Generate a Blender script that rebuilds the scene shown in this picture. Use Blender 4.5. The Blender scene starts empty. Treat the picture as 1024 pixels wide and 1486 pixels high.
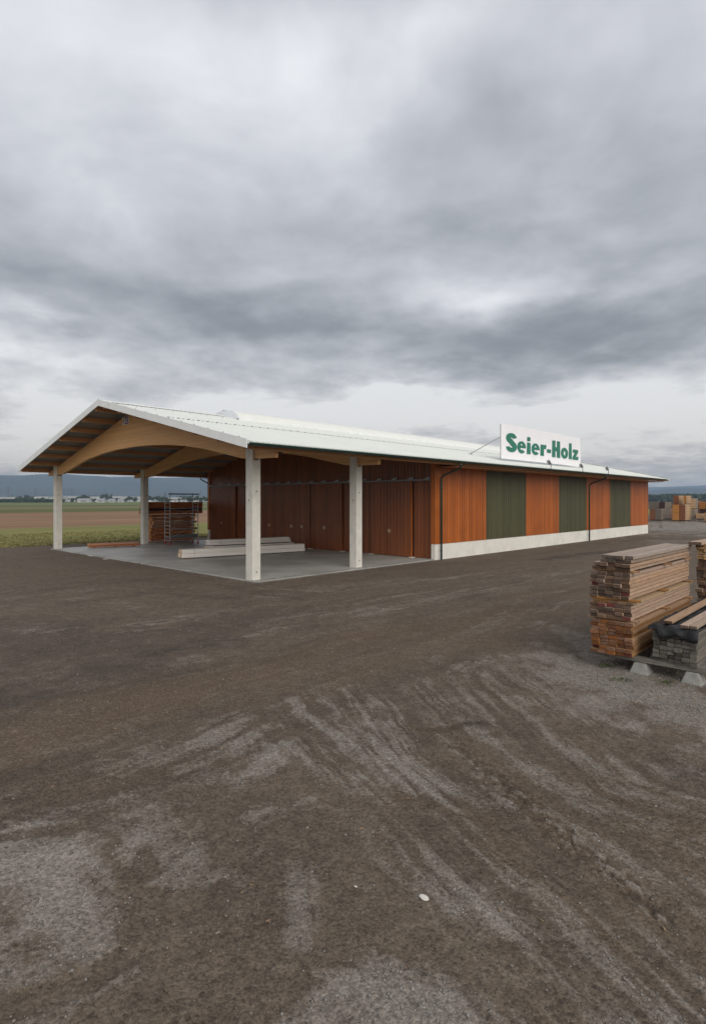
import bpy, bmesh, math, random
import numpy as np
from mathutils import Vector, Matrix
R = math.radians
random.seed(7); RNG = np.random.default_rng(11)
S = bpy.context.scene
COL = S.collection

# ------------------------------------------------------------------ camera
CAMH = 3.187
cd = bpy.data.cameras.new('camera'); cam = bpy.data.objects.new('camera', cd); COL.objects.link(cam)
cam.location = (0, 0, CAMH); cam.rotation_euler = (R(90), 0, 0)
cd.sensor_fit = 'VERTICAL'; cd.sensor_height = 36; cd.sensor_width = 36*1024/1486
cd.lens = 834.4/1486*36; cd.shift_y = -16.7/1486; cd.clip_start = .1; cd.clip_end = 60000
S.camera = cam
S.view_settings.view_transform = 'Standard'; S.view_settings.look = 'None'
S.view_settings.exposure = 0.15; S.view_settings.gamma = 1

# ------------------------------------------------------------------ sky
SUN_EL, SUN_AZ = 36, 160      # degrees; azimuth clockwise from +Y
CLOUDS=[
 (-0.249,0.659,0.354,0.075,0.7),
 (-0.133,0.616,0.155,0.082,0.3),
 (-0.468,0.575,0.164,0.098,0.3),
 (0.105,0.7,0.249,0.04,0.45),
 (0.435,0.648,0.179,0.047,0.18),
 (-0.038,0.536,0.132,0.068,0.25),
 (0.222,0.56,0.163,0.057,-0.32),
 (0.464,0.489,0.117,0.072,-0.3),
 (0.311,0.425,0.253,0.064,-0.3),
 (0.057,0.562,0.071,0.042,-0.18),
 (-0.496,0.422,0.118,0.051,-0.15),
 (-0.496,0.307,0.149,0.038,-0.6),
 (-0.215,0.297,0.188,0.042,-0.62),
 (0.057,0.287,0.22,0.037,-0.55),
 (0.332,0.251,0.197,0.042,-0.85),
 (0.493,0.303,0.113,0.057,-0.35),
 (-0.014,0.424,0.19,0.039,-0.22),
 (0.256,0.331,0.098,0.027,0.5),
 (-0.05,0.265,0.108,0.018,0.35),
 (-0.496,0.234,0.107,0.028,0.55),
 (-0.326,0.219,0.288,0.028,0.3),
 (-0.18,0.182,0.13,0.02,-0.35),
 (0.511,0.172,0.111,0.05,0.75),
 (0.057,0.179,0.153,0.023,0.6),
 (-0.249,0.157,0.47,0.034,0.55),
 (-0.496,0.143,0.149,0.031,0.5),
 (0.222,0.158,0.308,0.034,0.45),
 (0.152,0.125,0.412,0.046,0.55),
 (-0.439,0.093,0.329,0.053,0.6),
 (0.435,0.104,0.179,0.053,0.3),
 (0.267,0.19,0.128,0.022,-0.35),
 (-0.249,0.487,0.187,0.078,0.1),
]

world = bpy.data.worlds.new('World'); S.world = world; world.use_nodes = True
def build_world():
    nt = world.node_tree; N = nt.nodes; Lk = nt.links
    for n in list(N): N.remove(n)
    out = N.new('ShaderNodeOutputWorld')
    sky = N.new('ShaderNodeTexSky'); sky.sky_type = 'NISHITA'; sky.sun_disc = False
    sky.sun_elevation = R(SUN_EL); sky.sun_rotation = R(SUN_AZ); sky.air_density = 1.3; sky.dust_density = 3
    def M(op, a, b=None, c=None, clamp=False):
        n = N.new('ShaderNodeMath'); n.operation = op; n.use_clamp = clamp
        for i, v in enumerate((a, b, c)):
            if v is None: continue
            if isinstance(v, (int, float)): n.inputs[i].default_value = v
            else: Lk.new(v, n.inputs[i])
        return n.outputs[0]
    tc = N.new('ShaderNodeTexCoord'); sx = N.new('ShaderNodeSeparateXYZ'); Lk.new(tc.outputs['Generated'], sx.inputs[0])
    x, y, z = sx.outputs
    zc = M('MAXIMUM', z, 0.0)
    den = M('ADD', zc, .16)
    cx = M('DIVIDE', x, den); cy = M('DIVIDE', y, den)
    cb = N.new('ShaderNodeCombineXYZ'); Lk.new(cx, cb.inputs[0]); Lk.new(cy, cb.inputs[1])
    def noise(vec, sc, det, rough, off=0, dist=0):
        mp = N.new('ShaderNodeMapping'); Lk.new(vec, mp.inputs[0]); mp.inputs['Location'].default_value = (off, off*.7, off*.3)
        n = N.new('ShaderNodeTexNoise'); Lk.new(mp.outputs[0], n.inputs['Vector'])
        n.inputs['Scale'].default_value = sc; n.inputs['Detail'].default_value = det
        n.inputs['Roughness'].default_value = rough; n.inputs['Distortion'].default_value = dist
        return n.outputs['Fac']
    n1 = noise(cb.outputs[0], .9, 6, .45, 3.1, .2)
    n2 = noise(cb.outputs[0], 2.2, 6, .52, 9.2, .5)
    n3 = noise(cb.outputs[0], 7, 5, .6, 1.7)
    az = M('ARCTAN2', x, y); el = M('ARCTAN2', z, M('SQRT', M('ADD', M('MULTIPLY', x, x), M('MULTIPLY', y, y))))
    # wobble so that the cloud banks have broken edges
    w1 = M('MULTIPLY', M('SUBTRACT', noise(cb.outputs[0], 1.3, 5, .55, 20), .5), .5)
    w2 = M('MULTIPLY', M('SUBTRACT', noise(cb.outputs[0], 1.5, 5, .55, 33), .5), .22)
    az = M('ADD', az, w1)
    el2 = M('ADD', el, M('MULTIPLY', w2, M('MINIMUM', M('ADD', M('MULTIPLY', zc, 2.2), .12), 1.0)))
    acc = None
    for a0, e0, sa, se, amp in CLOUDS:
        u = M('DIVIDE', M('SUBTRACT', az, a0), sa); v = M('DIVIDE', M('SUBTRACT', el2, e0), se)
        g = M('MULTIPLY', M('EXPONENT', M('MULTIPLY', M('ADD', M('MULTIPLY', u, u), M('MULTIPLY', v, v)), -1.0)), amp)
        acc = g if acc is None else M('ADD', acc, g)
    # cloud thickness: 0 = thin bright, 1 = thick dark
    t = M('ADD', M('MULTIPLY', M('SUBTRACT', n1, .5), .75), M('MULTIPLY', M('SUBTRACT', n2, .5), .75))
    hzn = M('EXPONENT', M('MULTIPLY', M('ARCTAN2', zc, 1.0), -7.0))
    t = M('ADD', t, M('MULTIPLY', M('SUBTRACT', n3, .5), M('ADD', .14, M('MULTIPLY', hzn, 1.5))))
    t = M('ADD', M('MULTIPLY', acc, .46), M('ADD', .57, t), clamp=True)
    t = M('ADD', t, M('MULTIPLY', M('EXPONENT', M('MULTIPLY', el, -13.0), clamp=True), .42), clamp=True)
    cr = N.new('ShaderNodeValToRGB'); Lk.new(t, cr.inputs[0])
    e = cr.color_ramp.elements
    e[0].position = 0; e[0].color = (.195, .21, .232, 1); e[1].position = 1; e[1].color = (.84, .86, .89, 1)
    for p, c in ((.25, (.27, .287, .312)), (.5, (.42, .435, .468)), (.75, (.62, .632, .67))):
        q = e.new(p); q.color = (*c, 1)
    # near the horizon the light through the thin cloud is warmer
    hz = M('EXPONENT', M('MULTIPLY', el, -9.0), clamp=True)
    mixw = N.new('ShaderNodeMix'); mixw.data_type = 'RGBA'; mixw.blend_type = 'MULTIPLY'
    Lk.new(hz, mixw.inputs[0]); Lk.new(cr.outputs[0], mixw.inputs[6]); mixw.inputs[7].default_value = (1.40, 1.25, 1.0, 1)
    hz2 = M('EXPONENT', M('MULTIPLY', el, -28.0), clamp=True)
    mw2 = N.new('ShaderNodeMix'); mw2.data_type = 'RGBA'; mw2.blend_type = 'MULTIPLY'
    Lk.new(hz2, mw2.inputs[0]); Lk.new(mixw.outputs[2], mw2.inputs[6]); mw2.inputs[7].default_value = (1.75, 1.55, 1.25, 1); mixw = mw2
    skm = N.new('ShaderNodeMix'); skm.data_type = 'RGBA'; skm.blend_type = 'MULTIPLY'; skm.inputs[0].default_value = 1
    Lk.new(sky.outputs[0], skm.inputs[6]); skm.inputs[7].default_value = (1, 1, 1, 1)
    b1 = N.new('ShaderNodeBackground'); Lk.new(skm.outputs[2], b1.inputs[0]); b1.inputs[1].default_value = .08
    b2 = N.new('ShaderNodeBackground'); Lk.new(mixw.outputs[2], b2.inputs[0]); b2.inputs[1].default_value = 1.0
    # the cloud is thinner and brighter behind the camera, where the sun stands
    back = M('MULTIPLY', M('ADD', M('MULTIPLY', y, -1.6), M('MULTIPLY', x, .5)), 1.0, clamp=True)
    Lk.new(M('ADD', 1.0, M('MULTIPLY', back, .8)), b2.inputs[1])
    warm = N.new('ShaderNodeMix'); warm.data_type = 'RGBA'; warm.blend_type = 'MULTIPLY'; Lk.new(back, warm.inputs[0]); Lk.new(mixw.outputs[2], warm.inputs[6]); warm.inputs[7].default_value = (1.08, 1.0, .88, 1); Lk.new(warm.outputs[2], b2.inputs[0])
    ms = N.new('ShaderNodeMixShader'); ms.inputs[0].default_value = .93
    Lk.new(b1.outputs[0], ms.inputs[1]); Lk.new(b2.outputs[0], ms.inputs[2]); Lk.new(ms.outputs[0], out.inputs[0])
build_world()
sd = bpy.data.lights.new('sun', 'SUN'); sun = bpy.data.objects.new('sun', sd); COL.objects.link(sun)
sd.energy = 1.5; sd.angle = R(45); sd.color = (1, .96, .9)
_d = Vector((math.sin(R(SUN_AZ))*math.cos(R(SUN_EL)), math.cos(R(SUN_AZ))*math.cos(R(SUN_EL)), math.sin(R(SUN_EL))))
sun.rotation_euler = _d.to_track_quat('Z', 'Y').to_euler()

# ------------------------------------------------------------------ helpers
TH = .8063; AX, AY = -3.954, 22.639
U = Vector((math.cos(TH), math.sin(TH), 0)); V = Vector((-U.y, U.x, 0))
def W(s, t, z=0.0): return Vector((AX, AY, 0)) + U*s + V*t + Vector((0, 0, z))
def tolocal(X, Y): 
    q = Vector((X-AX, Y-AY, 0)); return q.dot(U), q.dot(V)

class MB:
    def __init__(s): s.v = []; s.f = []; s.m = []
    def poly(s, pts, faces, mi=0):
        b = len(s.v); s.v += [tuple(p) for p in pts]
        for i, f in enumerate(faces):
            s.f.append(tuple(b+k for k in f)); s.m.append(mi if isinstance(mi, int) else mi[i])
    def box(s, a, b, mi=0, M=None, skip=()):
        x0, y0, z0 = a; x1, y1, z1 = b
        p = [Vector(q) for q in ((x0,y0,z0),(x1,y0,z0),(x1,y1,z0),(x0,y1,z0),(x0,y0,z1),(x1,y0,z1),(x1,y1,z1),(x0,y1,z1))]
        if M is not None: p = [M @ q for q in p]
        fs = {'-z': (3,2,1,0), '+z': (4,5,6,7), '-y': (0,1,5,4), '+x': (1,2,6,5), '+y': (2,3,7,6), '-x': (3,0,4,7)}
        ks = [k for k in fs if k not in skip]
        s.poly(p, [fs[k] for k in ks], mi if isinstance(mi, int) else [mi.get(k, 0) for k in ks])
    def tube(s, pts, r, n=10, cap=True, mi=0):
        pts = [Vector(p) for p in pts]; rings = []
        up = Vector((0, 0, 1))
        for i, p in enumerate(pts):
            d = (pts[min(i+1, len(pts)-1)]-pts[max(i-1, 0)]).normalized()
            a = d.cross(up if abs(d.z) < .95 else Vector((1, 0, 0))).normalized(); b = d.cross(a).normalized()
            rr = r[i] if isinstance(r, (list, tuple)) else r
            rings.append([p+a*math.cos(2*math.pi*k/n)*rr+b*math.sin(2*math.pi*k/n)*rr for k in range(n)])
        base = len(s.v)
        for rg in rings: s.v += [tuple(q) for q in rg]
        for i in range(len(pts)-1):
            for k in range(n):
                a0 = base+i*n+k; a1 = base+i*n+(k+1) % n
                s.f.append((a0, a0+n, a1+n, a1)); s.m.append(mi)
        if cap:
            s.f.append(tuple(base+k for k in range(n))); s.m.append(mi)
            s.f.append(tuple(base+(len(pts)-1)*n+k for k in reversed(range(n)))); s.m.append(mi)
    def prism(s, prof, a, b, fn, mi=0):
        # prof: 2D outline; fn(p, w) maps to 3D with w at a and b
        n = len(prof); base = len(s.v)
        s.v += [tuple(fn(p, a)) for p in prof]+[tuple(fn(p, b)) for p in prof]
        for k in range(n):
            s.f.append((base+k, base+(k+1) % n, base+n+(k+1) % n, base+n+k)); s.m.append(mi)
        s.f.append(tuple(base+k for k in reversed(range(n)))); s.m.append(mi)
        s.f.append(tuple(base+n+k for k in range(n))); s.m.append(mi)
    def build(s, name, mats, parent=None, smooth=False, bevel=0, fix=True):
        me = bpy.data.meshes.new(name); me.from_pydata(s.v, [], s.f)
        for m in (mats if isinstance(mats, (list, tuple)) else [mats]): me.materials.append(m)
        me.polygons.foreach_set('material_index', s.m)
        if smooth: me.polygons.foreach_set('use_smooth', [True]*len(s.f))
        me.update()
        if fix:
            bm = bmesh.new(); bm.from_mesh(me); bmesh.ops.recalc_face_normals(bm, faces=bm.faces); bm.to_mesh(me); bm.free()
        o = bpy.data.objects.new(name, me); COL.objects.link(o)
        if parent: o.parent = parent
        if bevel:
            md = o.modifiers.new('bevel', 'BEVEL'); md.width = bevel; md.segments = 2; md.limit_method = 'ANGLE'
        return o
def tag(o, label=None, cat=None, group=None, kind=None):
    if label: o['label'] = label
    if cat: o['category'] = cat
    if group: o['group'] = group
    if kind: o['kind'] = kind
    return o
def empty(name, loc, rz=0.0, **k):
    o = bpy.data.objects.new(name, None); COL.objects.link(o); o.location = loc; o.rotation_euler = (0, 0, rz); o.empty_display_size = .3
    tag(o, **k); return o
KIDS = {}
def kids(o): return [c for c in COL.objects if c.parent == o]
def copy_tree(o, parent=None):
    c = o.copy(); COL.objects.link(c)
    if parent: c.parent = parent
    for ch in kids(o): copy_tree(ch, c)
    return c

# ------------------------------------------------------------------ materials
def mat(name, col, rough=.6, metal=0, spec=.5, var=.0, vscale=3.0, stretch=(1, 1, 1), bump=0, bscale=40, rnd=0, col2=None, coat=0, rnd_hue=0, det=5, trans=0):
    m = bpy.data.materials.new(name); m.use_nodes = True; nt = m.node_tree; N = nt.nodes; Lk = nt.links
    p = N['Principled BSDF']; p.inputs['Roughness'].default_value = rough; p.inputs['Metallic'].default_value = metal
    p.inputs['Specular IOR Level'].default_value = spec; p.inputs['Base Color'].default_value = (*col, 1)
    if coat: p.inputs['Coat Weight'].default_value = coat; p.inputs['Coat Roughness'].default_value = .2
    tc = N.new('ShaderNodeTexCoord'); mp = N.new('ShaderNodeMapping'); Lk.new(tc.outputs['Object'], mp.inputs[0]); mp.inputs['Scale'].default_value = stretch
    if rnd:
        oi = N.new('ShaderNodeObjectInfo'); ad = N.new('ShaderNodeVectorMath'); ad.operation = 'MULTIPLY_ADD'
        cb = N.new('ShaderNodeCombineXYZ')
        for i in range(3): Lk.new(oi.outputs['Random'], cb.inputs[i])
        ad.inputs[1].default_value = (37, 71, 53); Lk.new(cb.outputs[0], ad.inputs[0]); Lk.new(tc.outputs['Object'], ad.inputs[2]); Lk.new(ad.outputs[0], mp.inputs[0])
    cur = None
    if var or col2:
        n = N.new('ShaderNodeTexNoise'); n.inputs['Scale'].default_value = vscale; n.inputs['Detail'].default_value = det; n.inputs['Roughness'].default_value = .6
        Lk.new(mp.outputs[0], n.inputs['Vector'])
        mr = N.new('ShaderNodeMapRange'); Lk.new(n.outputs['Fac'], mr.inputs[0]); mr.inputs[1].default_value = .3; mr.inputs[2].default_value = .7
        mx = N.new('ShaderNodeMix'); mx.data_type = 'RGBA'; Lk.new(mr.outputs[0], mx.inputs[0])
        c2 = col2 if col2 else tuple(c*(1-var) for c in col); c1 = col if col2 else tuple(min(1, c*(1+var)) for c in col)
        mx.inputs[6].default_value = (*c1, 1); mx.inputs[7].default_value = (*c2, 1)
        cur = mx.outputs[2]
    if rnd:
        hs = N.new('ShaderNodeHueSaturation')
        if cur: Lk.new(cur, hs.inputs['Color'])
        else: hs.inputs['Color'].default_value = (*col, 1)
        mr = N.new('ShaderNodeMapRange'); Lk.new(oi.outputs['Random'], mr.inputs[0]); mr.inputs[3].default_value = 1-rnd; mr.inputs[4].default_value = 1+rnd
        Lk.new(mr.outputs[0], hs.inputs['Value'])
        if rnd_hue:
            wn = N.new('ShaderNodeTexWhiteNoise'); wn.noise_dimensions = '1D'; Lk.new(oi.outputs['Random'], wn.inputs['W'])
            mr2 = N.new('ShaderNodeMapRange'); Lk.new(wn.outputs['Value'], mr2.inputs[0]); mr2.inputs[3].default_value = 1-rnd_hue; mr2.inputs[4].default_value = 1+rnd_hue*.5
            Lk.new(mr2.outputs[0], hs.inputs['Saturation'])
        cur = hs.outputs[0]
    if cur: Lk.new(cur, p.inputs['Base Color'])
    if bump:
        n = N.new('ShaderNodeTexNoise'); n.inputs['Scale'].default_value = bscale; n.inputs['Detail'].default_value = 4; Lk.new(mp.outputs[0], n.inputs['Vector'])
        b = N.new('ShaderNodeBump'); b.inputs['Strength'].default_value = bump; b.inputs['Distance'].default_value = .01; Lk.new(n.outputs['Fac'], b.inputs['Height']); Lk.new(b.outputs[0], p.inputs['Normal'])
    if trans: p.inputs['Transmission Weight'].default_value = trans
    return m
def board_mat(name, col, axis, pitch=.235, rough=.45, var=.24):
    """stained boards: every board a slightly different tone, with long grain"""
    m = mat(name, col, rough, spec=.4); nt = m.node_tree; N = nt.nodes; Lk = nt.links; p = N['Principled BSDF']
    tc = N['Texture Coordinate']; sp = N.new('ShaderNodeSeparateXYZ'); Lk.new(tc.outputs['Object'], sp.inputs[0])
    a = sp.outputs[axis]
    dv = N.new('ShaderNodeMath'); dv.operation = 'DIVIDE'; Lk.new(a, dv.inputs[0]); dv.inputs[1].default_value = pitch
    fl = N.new('ShaderNodeMath'); fl.operation = 'FLOOR'; Lk.new(dv.outputs[0], fl.inputs[0])
    wn = N.new('ShaderNodeTexWhiteNoise'); wn.noise_dimensions = '1D'; Lk.new(fl.outputs[0], wn.inputs['W'])
    mp = N.new('ShaderNodeMapping'); Lk.new(tc.outputs['Object'], mp.inputs[0]); sc = [25, 25, 25]; sc[2] = 1.1; mp.inputs['Scale'].default_value = sc
    n = N.new('ShaderNodeTexNoise'); n.inputs['Scale'].default_value = 1; n.inputs['Detail'].default_value = 4; Lk.new(mp.outputs[0], n.inputs['Vector'])
    n2 = N.new('ShaderNodeTexNoise'); n2.inputs['Scale'].default_value = .9; n2.inputs['Detail'].default_value = 3; Lk.new(tc.outputs['Object'], n2.inputs['Vector'])
    def mm(op, x, y):
        q = N.new('ShaderNodeMath'); q.operation = op
        for i, v in enumerate((x, y)):
            if isinstance(v, (int, float)): q.inputs[i].default_value = v
            else: Lk.new(v, q.inputs[i])
        return q.outputs[0]
    val = mm('ADD', mm('MULTIPLY', mm('SUBTRACT', wn.outputs['Value'], .5), var*1.4), 1.0)
    val = mm('ADD', val, mm('MULTIPLY', mm('SUBTRACT', n.outputs['Fac'], .5), var*2.2))
    val = mm('ADD', val, mm('MULTIPLY', mm('SUBTRACT', n2.outputs['Fac'], .5), var*1.8))
    hs = N.new('ShaderNodeHueSaturation'); hs.inputs['Color'].default_value = (*col, 1); Lk.new(val, hs.inputs['Value']); Lk.new(hs.outputs[0], p.inputs['Base Color'])
    b = N.new('ShaderNodeBump'); b.inputs['Strength'].default_value = .25; b.inputs['Distance'].default_value = .004; Lk.new(n.outputs['Fac'], b.inputs['Height']); Lk.new(b.outputs[0], p.inputs['Normal'])
    return m
def lam_mat(name, col):
    """glued laminated timber: thin horizontal lamellas"""
    m = mat(name, col, .55, spec=.35); nt = m.node_tree; N = nt.nodes; Lk = nt.links; p = N['Principled BSDF']
    tc = N['Texture Coordinate']; sp = N.new('ShaderNodeSeparateXYZ'); Lk.new(tc.outputs['Object'], sp.inputs[0])
    dv = N.new('ShaderNodeMath'); dv.operation = 'DIVIDE'; Lk.new(sp.outputs[2], dv.inputs[0]); dv.inputs[1].default_value = .045
    fl = N.new('ShaderNodeMath'); fl.operation = 'FLOOR'; Lk.new(dv.outputs[0], fl.inputs[0])
    wn = N.new('ShaderNodeTexWhiteNoise'); wn.noise_dimensions = '1D'; Lk.new(fl.outputs[0], wn.inputs['W'])
    mp = N.new('ShaderNodeMapping'); Lk.new(tc.outputs['Object'], mp.inputs[0]); mp.inputs['Scale'].default_value = (1.2, 1.2, 30)
    n = N.new('ShaderNodeTexNoise'); n.inputs['Scale'].default_value = 1; n.inputs['Detail'].default_value = 5; Lk.new(mp.outputs[0], n.inputs['Vector'])
    ad = N.new('ShaderNodeMath'); ad.operation = 'MULTIPLY_ADD'; Lk.new(wn.outputs['Value'], ad.inputs[0]); ad.inputs[1].default_value = .16; ad.inputs[2].default_value = .72
    a2 = N.new('ShaderNodeMath'); a2.operation = 'MULTIPLY_ADD'; Lk.new(n.outputs['Fac'], a2.inputs[0]); a2.inputs[1].default_value = .4; Lk.new(ad.outputs[0], a2.inputs[2])
    hs = N.new('ShaderNodeHueSaturation'); hs.inputs['Color'].default_value = (*col, 1); Lk.new(a2.outputs[0], hs.inputs['Value']); Lk.new(hs.outputs[0], p.inputs['Base Color'])
    return m
MT = {}
MT['railg'] = mat('dull_grey_metal', (.26, .26, .27), .55, metal=.3)
MT['hood'] = mat('white_hood', (.80, .81, .765), .4, var=.03)
MT['concrete'] = mat('concrete', (.66, .64, .58), .8, var=.1, vscale=2.5, bump=.3, bscale=60)
MT['plinth'] = mat('plinth_concrete', (.76, .74, .68), .8, var=.09, vscale=1.2, bump=.3, bscale=60)
MT['slab'] = mat('slab_concrete', (.36, .352, .33), .45, var=.3, vscale=.45, bump=.2, bscale=25, det=7)
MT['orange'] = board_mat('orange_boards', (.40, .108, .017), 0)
MT['green'] = board_mat('green_boards', (.080, .077, .036), 0, rough=.55)
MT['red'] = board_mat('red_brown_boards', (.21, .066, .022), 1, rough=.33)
MT['glulam'] = lam_mat('glulam', (.70, .40, .175))
MT['purlin'] = lam_mat('purlin_wood', (.48, .24, .10))
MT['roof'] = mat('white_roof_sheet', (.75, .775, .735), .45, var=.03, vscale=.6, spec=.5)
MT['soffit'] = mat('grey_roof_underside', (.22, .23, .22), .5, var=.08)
MT['white'] = mat('white_trim', (.82, .84, .83), .4, var=.04, vscale=2)
MT['gutter'] = mat('dark_green_metal', (.012, .045, .034), .35, spec=.6)
MT['alu'] = mat('aluminium', (.62, .63, .64), .35, metal=.8, var=.08, vscale=8)
MT['galv'] = mat('galvanised_steel', (.45, .46, .47), .5, metal=.55, var=.15, vscale=10)
MT['darksteel'] = mat('dark_steel', (.05, .055, .06), .5, metal=.3)
MT['black'] = mat('black_hole', (.015, .015, .015), .9)
MT['sign'] = mat('white_sign_board', (.94, .93, .96), .45, var=.02, vscale=1)
MT['letter'] = mat('sea_green_lettering', (.022, .185, .125), .5)
MT['poly'] = mat('frosted_rooflight', (.74, .77, .82), .3, spec=.5, var=.05)
MT['dim'] = mat('dark_interior', (.04, .035, .03), .9)
# ------------------------------------------------------------------ ground
def _h(i, j, seed):
    n = (i.astype(np.int64)*374761393 + j.astype(np.int64)*668265263 + seed*974711) & 0xffffffff
    n = ((n ^ (n >> 13))*1274126177) & 0xffffffff
    return ((n ^ (n >> 16)) & 0xffff)/65535.0
def vnoise(x, y, seed=0):
    xi = np.floor(x); yi = np.floor(y); fx = x-xi; fy = y-yi
    fx = fx*fx*(3-2*fx); fy = fy*fy*(3-2*fy); xi = xi.astype(np.int64); yi = yi.astype(np.int64)
    a = _h(xi, yi, seed); b = _h(xi+1, yi, seed); c = _h(xi, yi+1, seed); d = _h(xi+1, yi+1, seed)
    return (a*(1-fx)+b*fx)*(1-fy)+(c*(1-fx)+d*fx)*fy
def fbm(x, y, o=4, seed=0, g=.5):
    t = 0; a = 1; s = 0
    for k in range(o):
        t = t+a*vnoise(x*2**k+17.3*k, y*2**k-9.1*k, seed+k*7); s += a; a *= g
    return t/s-.5
def sstep(x, a=0., b=1.): 
    t = np.clip((x-a)/(b-a), 0, 1); return t*t*(3-2*t)
def dist_poly(X, Y, pts):
    """distance to the line, length along it, signed side"""
    d = np.full(X.shape, 1e9); al = np.zeros(X.shape); sd_ = np.zeros(X.shape); L0_ = 0
    for (x0, y0), (x1, y1) in zip(pts[:-1], pts[1:]):
        dx, dy = x1-x0, y1-y0; L = math.hypot(dx, dy)+1e-9
        t0 = ((X-x0)*dx+(Y-y0)*dy)/L/L; t = np.clip(t0, 0, 1); q = np.hypot(X-x0-t*dx, Y-y0-t*dy); m = q < d
        d = np.where(m, q, d); al = np.where(m, L0_+t0*L, al); sd_ = np.where(m, ((X-x0)*dy-(Y-y0)*dx)/L, sd_); L0_ += L
    return d, al, sd_
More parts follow.
